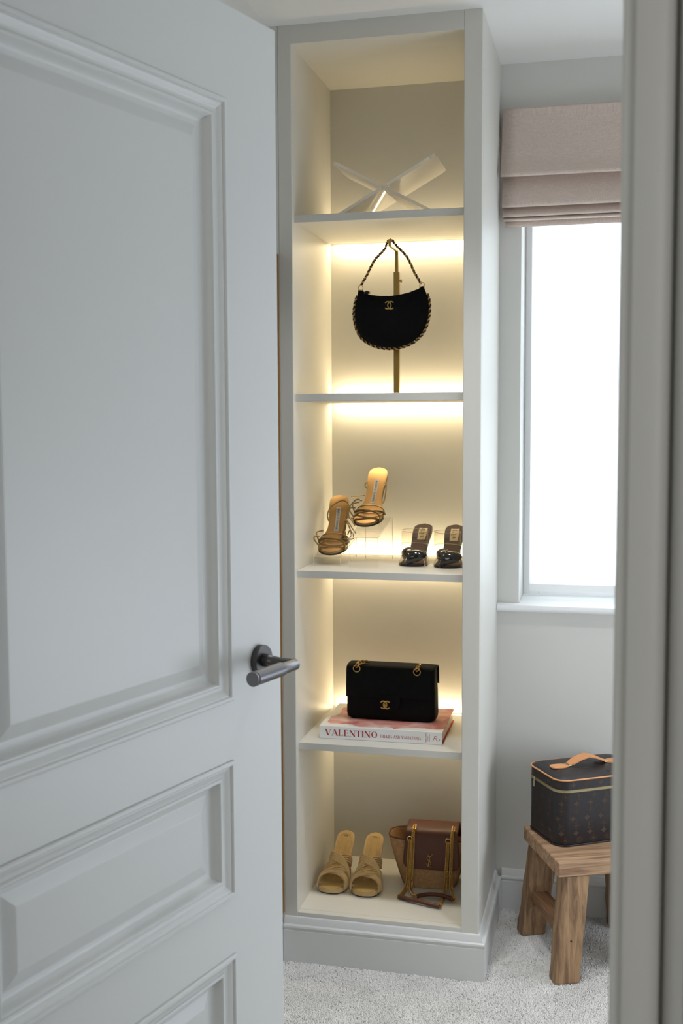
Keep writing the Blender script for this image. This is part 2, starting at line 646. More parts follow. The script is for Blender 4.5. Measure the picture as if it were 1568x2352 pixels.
# lettering: every letter is drawn from strokes, cap height 1
def glyph(ch, tk, tn, serif):
    L = []
    s = 0.09 if serif else 0.0

    def l(x0, y0, x1, y1, w):
        L.append(('l', x0, y0, x1, y1, w))

    def stem(x, w):
        l(x, 0, x, 1, w)
        foot(x, 0)
        foot(x, 1)

    def foot(x, y):
        if s:
            yy = tn / 2 if y == 0 else 1 - tn / 2
            l(x - s - tk * .4, yy, x + s + tk * .4, yy, tn)

    adv = 0.8
    if ch == 'A':
        l(0.04, 0, .38, 1, tn); l(.38, 1, .72, 0, tk); l(.16, .33, .6, .33, tn); foot(.04, 0); foot(.72, 0); adv = .84
    elif ch == 'V':
        l(.04, 1, .38, 0, tk); l(.38, 0, .70, 1, tn); foot(.04, 1); foot(.70, 1); adv = .80
    elif ch == 'L':
        stem(.14, tk); l(.14, tn / 2, .6, tn / 2, tn); l(.6, 0, .6, .26 if s else 0.001, tn); adv = .70
    elif ch == 'E':
        stem(.14, tk)
        for y in (tn / 2, .52, 1 - tn / 2):
            l(.14, y, .58 if y != .52 else .48, y, tn)
        if s:
            l(.58, 0, .58, .26, tn); l(.56, 1, .56, .78, tn); l(.48, .4, .48, .64, tn)
        adv = .70
    elif ch == 'N':
        l(.1, 0, .1, 1, tn); l(.1, 1, .7, 0, tk); l(.7, 0, .7, 1, tn); foot(.1, 0); foot(.7, 1); adv = .84
    elif ch == 'T':
        stem(.34, tk); l(.02, 1 - tn / 2, .66, 1 - tn / 2, tn)
        if s:
            l(.02, 1, .02, .74, tn); l(.66, 1, .66, .74, tn)
        adv = .70
    elif ch in 'IÏ':
        stem(.16, tk); adv = .34
        if ch == 'Ï':
            l(.0, 1.25, .1, 1.25, .12); l(.22, 1.25, .32, 1.25, .12)
    elif ch == 'O':
        L.append(('r', .42, .5, .40, .5, tk, tn, 0, 360)); adv = .88
    elif ch == 'D':
        stem(.14, tk); L.append(('r', .20, .5, .46, .5, tk, tn, -90, 90)); adv = .78
    elif ch == 'G':
        L.append(('r', .42, .5, .38, .5, tk, tn, 40, 330)); l(.76, .05, .76, .45, tk); adv = .88
    elif ch == 'H':
        stem(.14, tk); stem(.66, tk); l(.14, .52, .66, .52, tn); adv = .84
    elif ch == 'M':
        l(.08, 0, .08, 1, tn); l(.08, 1, .45, 0, tk); l(.45, 0, .82, 1, tn); l(.82, 0, .82, 1, tk); foot(.08, 0); foot(.82, 0); adv = .96
    elif ch == 'R':
        stem(.14, tk); L.append(('r', .20, .74, .34, .26, tk, tn, -90, 90)); l(.34, .48, .66, 0, tk); adv = .74
    elif ch == 'P':
        stem(.14, tk); L.append(('r', .20, .72, .34, .28, tk, tn, -90, 90)); adv = .66
    elif ch == 'B':
        stem(.14, tk); L.append(('r', .20, .76, .30, .24, tk, tn, -90, 90)); L.append(('r', .20, .26, .36, .26, tk, tn, -90, 90)); adv = .70
    elif ch == 'K':
        stem(.14, tk); l(.16, .42, .62, 1, tn); l(.3, .6, .66, 0, tk); adv = .74
    elif ch == 'S':
        L.append(('r', .32, .74, .25, .26, tn * 1.4, tn, 30, 270)); L.append(('r', .32, .27, .27, .27, tk * .8, tn, -150, 90)); adv = .64
    elif ch == ' ':
        adv = .40
    return L, adv


def text_quads(mb, txt, fmap, h, tk=.16, tn=.05, serif=True, gap=.04, width=None):
    tot = 0
    for ch in txt:
        tot += glyph(ch, tk, tn, serif)[1] + gap
    kx = h if width is None else width / tot
    x = 0

    def P(u, v):
        return fmap(u * kx, v * h)
    for ch in txt:
        L, adv = glyph(ch, tk, tn, serif)
        for e in L:
            if e[0] == 'l':
                _, x0, y0, x1, y1, w = e
                d = Vector((x1 - x0, y1 - y0))
                if d.length < .01:
                    continue
                n = Vector((-d.y, d.x)).normalized() * (w / 2)
                if abs(d.y) > .8:          # cut stems flat at top and bottom
                    n = Vector((-w / 2 * d.length / abs(d.y), 0))
                mb.quad(P(x + x0 + n.x, y0 + n.y), P(x + x0 - n.x, y0 - n.y), P(x + x1 - n.x, y1 - n.y), P(x + x1 + n.x, y1 + n.y))
            else:
                _, cx, cy, rx, ry, wk, wn, a0, a1 = e
                k = max(8, int(abs(a1 - a0) / 20))
                for i in range(k):
                    q = []
                    for a, io in ((a0 + (a1 - a0) * i / k, 0), (a0 + (a1 - a0) * (i + 1) / k, 0), (a0 + (a1 - a0) * (i + 1) / k, 1), (a0 + (a1 - a0) * i / k, 1)):
                        a = math.radians(a)
                        q.append(P(x + cx + (rx - io * wk) * math.cos(a), cy + (ry - io * wn) * math.sin(a)))
                    mb.quad(*q)
        x += adv + gap
    return mb


def double_c(mb, fmap, R, off, w, th):
    """two interlocked open rings, back to back"""
    for sgn in (1, -1):
        rings = []
        for i in range(29):
            a = math.radians(42 + (318 - 42) * i / 28)
            c, s_ = math.cos(a), math.sin(a)
            lift = th * (0.15 if sgn > 0 else 0)
            ring = []
            for (dr, dd) in ((-w / 2, 0), (-w / 2, th * .7), (-w / 4, th), (w / 4, th), (w / 2, th * .7), (w / 2, 0)):
                ring.append(fmap(sgn * (off + (R * .92 + dr) * c), (R + dr) * s_, dd + lift))
            rings.append(ring)
        mb.loft(rings)
    return mb


def rope(path, r, strand, pitch, phase):
    """one strand of a two-strand twist following path"""
    P = resample(path, pitch / 8)
    out = []
    u = None
    for i, p in enumerate(P):
        t = (P[min(i + 1, len(P) - 1)] - P[max(i - 1, 0)]).normalized()
        if u is None:
            u = t.orthogonal()
        u = (u - t * u.dot(t)).normalized()
        w = t.cross(u)
        a = 2 * math.pi * i / 8 + phase
        out.append(p + (u * math.cos(a) + w * math.sin(a)) * r)
    return MB().tube(out, strand, 6)


def chain_links(mb, path, link, wire, wide, seg=8):
    """curb chain: flattened links turned a little each way"""
    P = resample(path, link * .62)
    u = None
    for i in range(len(P) - 1):
        c = (P[i] + P[i + 1]) / 2
        t = (P[i + 1] - P[i]).normalized()
        if u is None:
            u = Vector((0, -1, 0)) if abs(t.y) < .9 else Vector((1, 0, 0))
        u = Vector((0, -1, 0)) if abs(t.y) < .75 else Vector((0, 0, 1))
        u = (u - t * u.dot(t)).normalized()
        w = t.cross(u)
        a = math.radians(32)
        wv = w * math.cos(a) + u * math.sin(a)
        loop = [c + t * (link / 2 * math.cos(2 * math.pi * k / seg)) + wv * (wide / 2 * math.sin(2 * math.pi * k / seg)) for k in range(seg)]
        mb.tube(loop, wire, 5, closed=True, up=t.cross(wv))
    return mb


def ring(mb, c, ax_u, ax_v, R, r, n=24, m=8, ry=None):
    c, ax_u, ax_v = Vector(c), Vector(ax_u).normalized(), Vector(ax_v).normalized()
    loop = [c + ax_u * (R * math.cos(2 * math.pi * k / n)) + ax_v * ((ry or R) * math.sin(2 * math.pi * k / n)) for k in range(n)]
    return mb.tube(loop, r, m, closed=True, up=ax_u.cross(ax_v))


# ------------------------------------------------------------------ the room
LO, LI, RI, RO = -0.5116, -0.4766, -0.0446, 0.0
ZT, ZB, ZC = 2.3546, 0.1271, 2.40
DR, DI = 0.4451, 0.4097
LW = LO - 0.022            # left wall plane
RX = 1.80                  # right wall plane
DY0, DY1 = -1.89, -1.75    # wall with the doorway
JX = 0.3156                # its right jamb
HX = -0.452                # its left jamb

fl = struct(MB().box(-1.7, 2.1, -4.4, 0.75, -0.15, -0.006).build('floor', M_carpet), 'pale grey wool carpet floor')
struct(MB().box(-1.7, 2.1, -4.4, 0.75, ZC, ZC + .1).build('ceiling', M_ceil), 'plain white painted ceiling')
# window wall
WX0, WX1, WZ0, WZ1 = 0.0605, 1.02, 0.899, 2.15
b = MB()
b.box(LW - .1, WX0, DR, DR + .27, 0, ZC).box(WX1, RX + .1, DR, DR + .27, 0, ZC).box(WX0, WX1, DR, DR + .27, 0, WZ0 - .0226).box(WX0, WX1, DR, DR + .27, WZ1, ZC)
struct(b.build('wall_back', M_wall), 'pale greige wall around the window')
struct(MB().box(LW - .1, LW, DY1, DR, 0, ZC).box(LW, LO - .0002, -.0006, DR, 0, ZC).build('wall_left', M_wall))
struct(MB().box(RX, RX + .1, DY1, DR, 0, ZC).build('wall_right', M_wall))
b = MB()
b.box(-1.6, HX - .03, DY0, DY1, 0, ZC).box(JX + .03, RX + .1, DY0, DY1, 0, ZC).box(HX - .03, JX + .03, DY0, DY1, 2.075, ZC)
struct(b.build('wall_front', M_wall), 'wall with the doorway, hallway side')
b = MB()
b.box(-1.7, -1.6, -4.4, DY1, 0, ZC).box(1.9, 2.0, -4.4, DY1, 0, ZC).box(-1.7, 2.0, -4.4, -4.3, 0, ZC)
struct(b.build('wall_hallway', M_wall))

# carpet pile: short tufts on the floor that shows
N = 215000
px = np.random.uniform(-0.56, 0.80, N)
py = np.random.uniform(-0.52, 0.44, N)
keep = ~((px < RO + .016) & (py > -.016)) & (px > LW + .01)
px, py = px[keep], py[keep]
N = len(px)
ang = np.random.uniform(0, 2 * math.pi, N)
hh = np.random.uniform(0.0045, 0.0065, N)
rr = np.random.uniform(0.0011, 0.0017, N)
tx = px + np.random.normal(0, 0.0007, N)
ty = py + np.random.normal(0, 0.0007, N)
V = np.zeros((N, 6, 3), np.float32)
for k in range(3):
    a = ang + k * 2.0944
    V[:, k] = np.stack([px + rr * .8 * np.cos(a), py + rr * .8 * np.sin(a), np.full(N, -.006)], 1)
    V[:, 3 + k] = np.stack([tx + rr * np.cos(a + .5), ty + rr * np.sin(a + .5), hh - .006], 1)
fi = np.array([[0, 1, 4, 3], [1, 2, 5, 4], [2, 0, 3, 5]], np.int32)
quads = (np.arange(N, dtype=np.int32)[:, None, None] * 6 + fi[None]).reshape(-1, 4)
tris = (np.arange(N, dtype=np.int32)[:, None] * 6 + np.array([[3, 4, 5]], np.int32))
me = bpy.data.meshes.new('carpet_pile')
nv, nq = N * 6, len(quads)
me.vertices.add(nv)
me.vertices.foreach_set('co', V.reshape(-1))
me.loops.add(nq * 4 + N * 3)
me.loops.foreach_set('vertex_index', np.concatenate([quads.reshape(-1), tris.reshape(-1)]))
me.polygons.add(nq + N)
me.polygons.foreach_set('loop_start', np.concatenate([np.arange(nq) * 4, nq * 4 + np.arange(N) * 3]).astype(np.int32))
me.update(calc_edges=True)
me.materials.append(M_pile)
pile = bpy.data.objects.new('carpet_pile', me)
COL.objects.link(pile)
pile.parent = fl
pile['kind'] = 'stuff'

# skirting profile (out from the wall, height)
SK = [(0, .1165), (.0035, .1145), (.0062, .1105), (.0075, .105), (.0092, .1015), (.0098, .0985), (.0145, .0985), (.0172, .0965), (.0184, .0925), (.0172, .0885),
      (.0158, .0865), (.0160, .0845), (.018, .0838), (.018, -.004), (0, -.004)]


def skirt(path, closed_ends=True):
    """path: list of (x, y, nx, ny): wall line point and mitred outward direction"""
    rings = [[(x + nx * d, y + ny * d, z) for d, z in SK] for x, y, nx, ny in path]
    return MB().loft(rings, True, True, True)


struct(skirt([(RO + .018, DR, 0, -1), (RX, DR, 0, -1)]).build('baseboard_back', M_paint, smooth=True, angle=25))
struct(skirt([(LW, DY1 + .02, 1, 0), (LW, -.001, 1, 0)]).build('baseboard_left', M_paint, smooth=True, angle=25))
struct(skirt([(RX, DR - .02, -1, 0), (RX, DY1, -1, 0)]).build('baseboard_right', M_paint, smooth=True, angle=25))

# window: frame with two sashes' worth of bars, glass, sill board
win = thing('window_1', (0, 0, 0), label='white painted sash window behind a sheer shade', kind='structure')
fy = DR + .165
b = MB()
b.box(WX0, WX0 + .045, fy, fy + .06, WZ0, WZ1).box(WX1 - .045, WX1, fy, fy + .06, WZ0, WZ1).box(WX0 + .045, WX1 - .045, fy, fy + .06, WZ0, WZ0 + .05).box(WX0 + .045, WX1 - .045, fy, fy + .06, WZ1 - .045, WZ1)
b.build('window_frame', M_white, win, bevel=.003)
MB().box(WX0 + .045, WX1 - .045, fy + .01, fy + .05, 1.50, 1.535).build('meeting_rail', M_white, win, bevel=.003)
for z0, z1 in ((WZ0 + .05, 1.50), (1.535, WZ1 - .045)):
    MB().box(WX0 + .045, WX1 - .045, fy + .028, fy + .032, z0, z1).build('pane', M_glass, win)
sill_prof = [(DR + .165, WZ0), (DR - .018, WZ0), (DR - .0255, WZ0 - .003), (DR - .028, WZ0 - .011), (DR - .0255, WZ0 - .019), (DR - .018, WZ0 - .0225), (DR + .165, WZ0 - .0225)]
MB().box(WX0 + .0005, WX1 - .0005, DR, DR + .165, WZ0 - .0225, WZ0).build('sill_board', M_white, win)
MB().loft([[(x, min(y, DR - .0002), z) for y, z in sill_prof] for x in (RO + .001, WX1 + .06)]).build('sill_nosing', M_white, win, smooth=True, angle=50)

# sheer shade inside the recess, with its bottom bar
sh = thing('sheer_shade', (WX0, DR + .100, WZ0), label='sheer white roller shade glowing in the window recess', cat='shade')
MB().box(.0230, WX1 - WX0 - .012, 0, .0012, .040, WZ1 - WZ0 - .03).build('shade_fabric', M_sheer, sh)
MB().box(.0230, WX1 - WX0 - .012, -.004, .008, .0205, .0425).build('bottom_bar', M_white, sh, bevel=.002)
MB().cyl((.012, .012, WZ1 - WZ0 - .032), (WX1 - WX0 - .01, .012, WZ1 - WZ0 - .032), .016).build('roller_tube', M_white, sh, smooth=True)

# roman blind
bl = thing('roman_blind', (0, DR, 0), label='greige linen roman blind drawn half up over the window', cat='blind')


def blind_layer(name, prof, x0, x1, thick=.0025):
    P = [Vector((0, q.x, q.y)) for q in catmull([(y, z, 0) for y, z in prof], 6)]
    nx = 26
    rows = []
    for i in range(nx + 1):
        x = x0 + (x1 - x0) * i / nx
        e = min(1.0, (x - x0) / .03)
        rows.append([(x, p.y + .0015 * math.sin(9 * x + 20 * p.z) - .004 * (1 - e) * (1 if k > 2 else 0), p.z) for k, p in enumerate(P)])
    o = MB().grid(rows).build(name, M_linen, bl, smooth=True, angle=70)
    s = o.modifiers.new('solidify', 'SOLIDIFY')
    s.thickness = thick
    return o


BX0, BX1 = 0.0095, 1.06
blind_layer('blind_fold', [(-.030, 2.272), (-.032, 2.24), (-.042, 2.19), (-.058, 2.13), (-.072, 2.10), (-.079, 2.086), (-.076, 2.079), (-.064, 2.082), (-.040, 2.094), (-.026, 2.10)], BX0, BX1)
blind_layer('blind_fold', [(-.022, 2.105), (-.028, 2.09), (-.044, 2.05), (-.055, 2.018), (-.0575, 2.006), (-.052, 2.001), (-.038, 2.007), (-.02, 2.013)], BX0 + .002, BX1)
blind_layer('blind_fold', [(-.020, 2.02), (-.028, 2.006), (-.042, 1.99), (-.0475, 1.982), (-.044, 1.977), (-.030, 1.981), (-.016, 1.986)], BX0 + .003, BX1)
blind_layer('blind_fold', [(-.018, 1.99), (-.026, 1.982), (-.038, 1.974), (-.0415, 1.9695), (-.036, 1.9665), (-.022, 1.969), (-.014, 1.972)], BX0 + .004, BX1)
blind_layer('blind_hem', [(-.014, 1.98), (-.022, 1.972), (-.0255, 1.963), (-.026, 1.957), (-.024, 1.952)], BX0 + .008, BX1, .004)
MB().box(BX0 + .004, BX1, -.026, -.001, 2.236, 2.266).build('headrail', M_white, bl)

# door in the doorway, swung into the room
A = math.radians(16.02)
EX, EY = -0.22670, -0.97539
DW, DH = 0.80, 2.05
hx, hy = EX - DW * math.sin(A), EY - DW * math.cos(A)
door = thing('door_1', (hx, hy, 0), math.pi / 2 - A, label='pale grey panelled door standing open, lever handle', kind='structure')
PX0, PX1 = 0.135, DW - .1445
PAN = ((0.9812, 1.9080), (0.6643, 0.8838), (0.215, 0.5667))
TH = .044
b = MB()
zs = [.012] + [z for p in sorted(PAN) for z in p] + [DH]
xs = [0, PX0, PX1, DW]
nx_, nz_ = len(xs), len(zs)
for y in (0, TH):
    b.v += [(x, y, z) for z in zs for x in xs]
hole = {(1, k) for k in range(1, nz_ - 1, 2)}
cells = [(i, k) for i in range(nx_ - 1) for k in range(nz_ - 1) if (i, k) not in hole]
q_ = lambda i, k, o: o * nx_ * nz_ + k * nx_ + i
for i, k in cells:
    b.f.append((q_(i, k, 0), q_(i + 1, k, 0), q_(i + 1, k + 1, 0), q_(i, k + 1, 0)))
    b.f.append((q_(i, k + 1, 1), q_(i + 1, k + 1, 1), q_(i + 1, k, 1), q_(i, k, 1)))
    for (di, dk, p, r) in ((0, -1, (i, k), (i + 1, k)), (1, 0, (i + 1, k), (i + 1, k + 1)), (0, 1, (i + 1, k + 1), (i, k + 1)), (-1, 0, (i, k + 1), (i, k))):
        if (i + di, k + dk) not in cells:
            b.f.append((q_(*p, 0), q_(*p, 1), q_(*r, 1), q_(*r, 0)))
b.build('door_frame', M_paint, door, bevel=.0022)
MOLD = [(-.0005, .002), (-.0005, -.003), (.001, -.0046), (.0032, -.005), (.0056, -.0046), (.0070, -.003), (.0074, -.0008), (.0088, -.0004), (.0100, -.0008), (.0125, .0006),
        (.0155, .0032), (.0190, .0052), (.0222, .0060), (.0236, .0058), (.0240, .0044), (.0252, .0034), (.0272, .0030), (.0288, .0034), (.0302, .0050), (.0312, .0085), (.0332, .0130), (.0365, .0168), (.0410, .0192), (.0470, .0203)]
for z0, z1 in PAN:
    rings = [[(PX0 + d, y, z0 + d), (PX1 - d, y, z0 + d), (PX1 - d, y, z1 - d), (PX0 + d, y, z1 - d)] for d, y in MOLD]
    b = MB()
    b.loft(rings, True, False, False)
    b.build('panel_moulding', M_paint, door, smooth=True, angle=32)
    b = MB()
    field = [(.0455, .0205), (.0485, .0198), (.066, .0135), (.0675, .0133)]
    rings = [[(PX0 + d, y, z0 + d), (PX1 - d, y, z0 + d), (PX1 - d, y, z1 - d), (PX0 + d, y, z1 - d)] for d, y in field]
    b.loft(rings, True, False, True)
    rings = [[(PX0 + d, y, z0 + d), (PX1 - d, y, z0 + d), (PX1 - d, y, z1 - d), (PX0 + d, y, z1 - d)] for d, y in [(0, TH - .012), (.03, TH - .010)]]
    b.loft(rings, True, False, True)
    b.build('door_panel', M_paint, door)
HXX, HZ = 0.7335, 1.0315
hd = thing('door_handle')
hd.parent = door
hd['label'] = 'brushed nickel lever handle on a round rose'
rot = Matrix.Translation((HXX, 0, HZ)) @ Matrix.Rotation(math.pi / 2, 4, 'X')
MB().lathe([(.0, -.0002), (.0246, -.0002), (.0246, .0095), (.0238, .0108), (.012, .0108), (0, .0108)], 48, rot).build('rose', M_steel2, hd, smooth=True, angle=30)
HB = -.064
b = MB()
b.lathe([(0, .0105), (.0108, .0105), (.0108, .021), (.0095, .0225), (.0085, .030), (0, .030)], 28, rot)
b.tube([(HXX, -.028, HZ), (HXX, -.040, HZ - .001), (HXX + .001, HB + .006, HZ - .0025)], [.0088, .0086, .0094], 18)
b.build('handle_neck', M_steel2, hd, smooth=True, angle=40)
b = MB()
b.tube([(HXX + .0105, HB + .001, HZ - .003), (HXX + .008, HB, HZ - .003), (HXX - .034, HB, HZ - .003)], [.0074, .0094, .0094], 28)
b.build('lever', M_steel, hd, smooth=True, angle=40)
b = MB()
b.tube([(HXX - .033, HB, HZ - .003), (HXX - .034, HB, HZ - .003), (HXX - .108, HB, HZ - .003), (HXX - .109, HB, HZ - .003)], [.0102, .0113, .0113, .0104], 32)
b.tube([(HXX - .1088, HB, HZ - .003), (HXX - .1108, HB, HZ - .003)], .0098, 32)
b.tube([(HXX - .1106, HB, HZ - .003), (HXX - .1115, HB, HZ - .003), (HXX - .1145, HB, HZ - .003), (HXX - .1155, HB, HZ - .003)], [.0108, .0114, .0114, .0104], 32)
b.build('grip', M_steel, hd, smooth=True, angle=40)

# doorway lining and architrave on the right (out of focus, close to the lens)
ARCH = [(0, .02), (0, -.012), (.0012, -.0145), (.0035, -.0158), (.0062, -.0150), (.0075, -.0125), (.0085, -.0118), (.0100, -.0122), (.0115, -.0135), (.016, -.0165), (.022, -.0205),
        (.028, -.0232), (.0325, -.0240), (.0355, -.0228), (.0372, -.019), (.0376, -.013), (.0380, .0), (.0400, .0), (.0400, -.004), (.0560, -.004), (.0575, 0), (.0575, .02)]


def architrave(name, xj, sgn):
    rings = [[(xj + sgn * d, DY0 + y, z) for d, y in ARCH] for z in (0, 2.13)]
    return struct(MB().loft(rings).build(name, M_paint, smooth=True, angle=35))


architrave('trim_1', JX, 1)
architrave('trim_2', HX, -1)
b = MB()
b.box(JX, JX + .03, DY0 + .002, DY1, 0, 2.075).box(HX - .03, HX, DY0 + .002, DY1, 0, 2.075).box(HX, JX, DY0 + .002, DY1, 2.062, 2.075)
struct(b.build('trim_3', M_paint), 'door lining')

# gilt-framed mirror on the left wall, seen edge-on beside the unit
mi = thing('tall_mirror', (LW, -.0046, .125), label='tall gilt-framed mirror on the wall between door and shelving', cat='mirror')
mz = 1.715
for nm, bx in (('frame_rail', (0, .0215, -.42, .004, -.0, .02)), ('frame_rail', (0, .0215, -.42, .004, mz - .02, mz)), ('frame_stile', (0, .0215, -.016, .004, .02, mz - .02)), ('frame_stile', (0, .0215, -.42, -.40, .02, mz - .02))):
    MB().box(*bx).build(nm, M_gilt, mi, bevel=.001)
MB().box(.001, .010, -.40, -.016, .02, mz - .02).build('mirror_glass', M_mirror, mi)

# ------------------------------------------------------------------ lit shelving unit
un = thing('shelving_unit', (0, 0, 0), label='tall built-in shelving unit with lit shelves, painted pale greige', cat='shelving')
ft = .022
for x0, x1 in ((LO, LI), (RI, RO)):
    MB().box(x0, x1, 0, ft, 0, ZC + .001).build('stile', M_unit, un, bevel=.0018)
MB().box(LI, RI, .0006, ft, ZT, ZC + .001).build('top_rail', M_unit, un)
MB().box(LI, RI, .0006, ft, 0, ZB).build('bottom_rail', M_unit, un, bevel=.001)
MB().box(LO, LI - .0008, ft, DI + .02, 0, ZC - .0005).build('side_panel', M_unit, un)
MB().box(RI + .0008, RO, ft, DR - .0005, 0, ZC - .0005).build('side_panel', M_unit, un)
MB().box(LI - .0008, RI + .0008, DI, DI + .02, ZB - .02, ZT + .02).build('back_panel', M_unit, un)
MB().box(LI - .0008, RI + .0008, ft, DI, ZT, ZT + .02).build('top_panel', M_unit, un)
MB().box(LI - .0008, RI + .0008, ft, DI, ZB - .02, ZB).build('base_panel', M_unit, un)
rings = []
for x, y, nx, ny in ((LO, 0, 0, -1), (RO, 0, 1, -1), (RO, DR - .0185, 1, 0)):
    rings.append([(x + nx * d, y + ny * d, z) for d, z in SK])
MB().loft(rings).build('skirting', M_paint, un, smooth=True, angle=25)
SHZ = (1.9393, 1.4896, 1.0340, 0.5789)
LEDUP = (0.62, 0.76, 0.94, 0.82)
LEDDN = (0.96, 0.86, 0.60, 0.68)
WARM = (1.0, 0.805, 0.50)
for z, eu, ed in zip(SHZ, LEDUP, LEDDN):
    s = MB().box(LI - .0006, RI + .0006, .02, DI - .028, z - .0187, z).build('shelf', M_unit, un, bevel=.0008)
    MB().box(LI + .004, RI - .004, DI - .0278, DI - .0004, z - .0135, z - .0055).build('led_strip', M_led, s)
    lamp('led_light', ((LI + RI) / 2, DI - .0170, z - .002), (0, 0.0, 1), RI - LI - .030, .016, eu, WARM)
    lamp('led_light', ((LI + RI) / 2, DI - .0170, z - .0165), (0, 0.0, -1), RI - LI - .030, .016, ed, WARM)
S1, S2, S3, S4 = SHZ

# ------------------------------------------------------------------ clear book stand (top shelf)
bs = thing('book_stand', (-.2606, .10, S1), 0, 'clear acrylic crossed book stand on the top shelf', 'book stand')
PW, PT, PL = .18, .008, .302


def rounded(poly, r, n=5):
    out = []
    for i, p in enumerate(poly):
        rr_ = r[i]
        p = Vector(p)
        a, c = Vector(poly[i - 1]), Vector(poly[(i + 1) % len(poly)])
        if rr_ <= 0:
            out.append(tuple(p))
            continue
        da, dc = (a - p).normalized(), (c - p).normalized()
        p0, p1 = p + da * rr_, p + dc * rr_
        for k in range(n + 1):
            t = k / n
            out.append(tuple((1 - t) ** 2 * p0 + 2 * t * (1 - t) * p + t * t * p1))
    return out


for sgn, ang_, nm in ((1, 28.9, 'front'), (-1, 27.9, 'back')):
    a = math.radians(ang_)
    d = Vector((sgn * math.cos(a), 0, math.sin(a)))
    nrm = Vector((-sgn * math.sin(a), 0, math.cos(a)))
    foot_x = -sgn * .1322
    base = Vector((foot_x, 0, PT / 2 * math.cos(a) + .0002))
    m_ = PL / 2
    sw = .0062
    if sgn > 0:
        poly = [(0, 0), (m_ - sw, 0), (m_ - sw, PW / 2), (m_ + sw, PW / 2), (m_ + sw, 0), (PL, 0), (PL, PW), (0, PW)]
        rad = [0, 0, 0, 0, 0, .014, .014, 0]
    else:
        poly = [(0, 0), (PL, 0), (PL, PW), (m_ + sw, PW), (m_ + sw, PW / 2), (m_ - sw, PW / 2), (m_ - sw, PW), (0, PW)]
        rad = [0, .014, .014, 0, 0, 0, 0, 0]
    poly = rounded(poly, rad)

    def mk(off):
        return lambda u, v: base + d * u + Vector((0, v, 0)) + nrm * off
    pl_ = MB().prism(poly, mk(-PT / 2), mk(PT / 2)).build('acrylic_plate', M_acryl, bs)
    for l0, l1 in ((.004, m_ - .008), (m_ + .008, PL - .018)):  # pale strips paint a bright line along the front edges
        if sgn > 0:
            MB().hexa([base + d * l + Vector((0, y, 0)) + nrm * -.0036 for l, y in ((l0, -.0006), (l1, -.0006), (l1, .0004), (l0, .0004))], [base + d * l + Vector((0, y, 0)) + nrm * .0036 for l, y in ((l0, -.0006), (l1, -.0006), (l1, .0004), (l0, .0004))]).build('edge_glint_strip', M_edge, pl_)

# ------------------------------------------------------------------ brass bag stand and crescent bag
st = thing('bag_stand', (-.2468, .2, S2), 0, 'tall slim brass display stand behind the crescent bag', 'display stand')
MB().box(-.055, .055, -.035, .055, .0004, .0032).build('base_plate', M_brass, st, bevel=.0015)
MB().box(-.0074, .0074, -.0074, .0074, .0031, .3226).build('square_post', M_brass, st, bevel=.0008)
MB().box(-.0043, .0043, -.0043, .0043, .3226, .3800).build('inner_post', M_brass, st, bevel=.0006)
MB().cyl((.0070, 0, .299), (.0100, 0, .299), .0022, n=12).tube([(.0098, 0, .299), (.0105, 0, .299), (.0130, 0, .299), (.0138, 0, .299)], [.003, .0054, .0054, .003], 16).build('locking_knob', M_brass, st, smooth=True)
b = MB()
b.box(-.0035, .0035, -.098, .0043, .3755, .3815)
b.build('arm', M_brass, st, bevel=.0006)
MB().cyl((0, -.098, .3745), (0, -.098, .3925), .0030, .0037, 14).build('arm_tip', M_brass, st, smooth=True)

cb = thing('crescent_bag', (-.245, .122, 1.675), 0, 'black quilted crescent shoulder bag hanging by its twisted chain strap', 'handbag')


def cbp(u, v, y=0.0):
    px_, py_ = 790 + u / 7.467, 650 + v / 7.467
    return Vector((-.3459 + (px_ - 812) * .001145 + .245, y, 1.7605 - (py_ - 665) * .001134 - 1.675))


outl = [(246, 112), (308, 118), (322, 160), (345, 178), (470, 210), (620, 230), (800, 235), (960, 218), (1120, 183), (1245, 138), (1312, 128), (1318, 92), (1366, 86), (1386, 160),
        (1420, 225), (1442, 330), (1452, 450), (1444, 560), (1424, 660), (1392, 760), (1342, 860), (1272, 940), (1182, 1012), (1080, 1062), (960, 1096), (830, 1110), (700, 1106),
        (580, 1086), (470, 1042), (380, 992), (310, 932), (258, 860), (214, 760), (190, 650), (180, 540), (186, 430), (202, 320), (226, 220)]
dense = []
for i in range(len(outl)):
    p, q = outl[i], outl[(i + 1) % len(outl)]
    for k in range(3):
        t = k / 3
        dense.append((p[0] + (q[0] - p[0]) * t, p[1] + (q[1] - p[1]) * t))
for side in (-1,):
    b = MB()
    rings = []
    for sd in (-1, 1):
        ks = (1.0, .975, .93, .85, .72, .55, .35, .15, .02)
        for k in (reversed(ks) if sd < 0 else ks):
            T = .028 * (1 - k ** 2.6) ** .6 + .002
            ring_ = []
            for (u, v) in dense:
                uu, vv = 815 + (u - 815) * k, 640 + (v - 640) * k
                taper = .35 + .65 * smoothstep(180, 700, vv)
                ring_.append(cbp(uu, vv, sd * T * taper))
            rings.append(ring_)
    b.loft(rings)
    b.build('bag_body', M_black, cb, smooth=True, angle=60)
trim_path = catmull([cbp(*p) for p in ((220, 214), (186, 320), (166, 430), (160, 540), (172, 655), (198, 768), (244, 872), (300, 948), (374, 1010), (466, 1062), (580, 1106), (700, 1126), (830, 1130), (965, 1116), (1090, 1080), (1196, 1030), (1288, 956), (1360, 872), (1412, 768), (1444, 664), (1464, 560), (1472, 450), (1462, 330), (1424, 212))], 4)
strap = catmull([cbp(290, 60) + Vector((0, 0, .003)), cbp(400, -140, -.001), cbp(530, -370, -.003), Vector((-.0185, -.007, .1842)), Vector((-.0127, -.008, .1965))], 6)
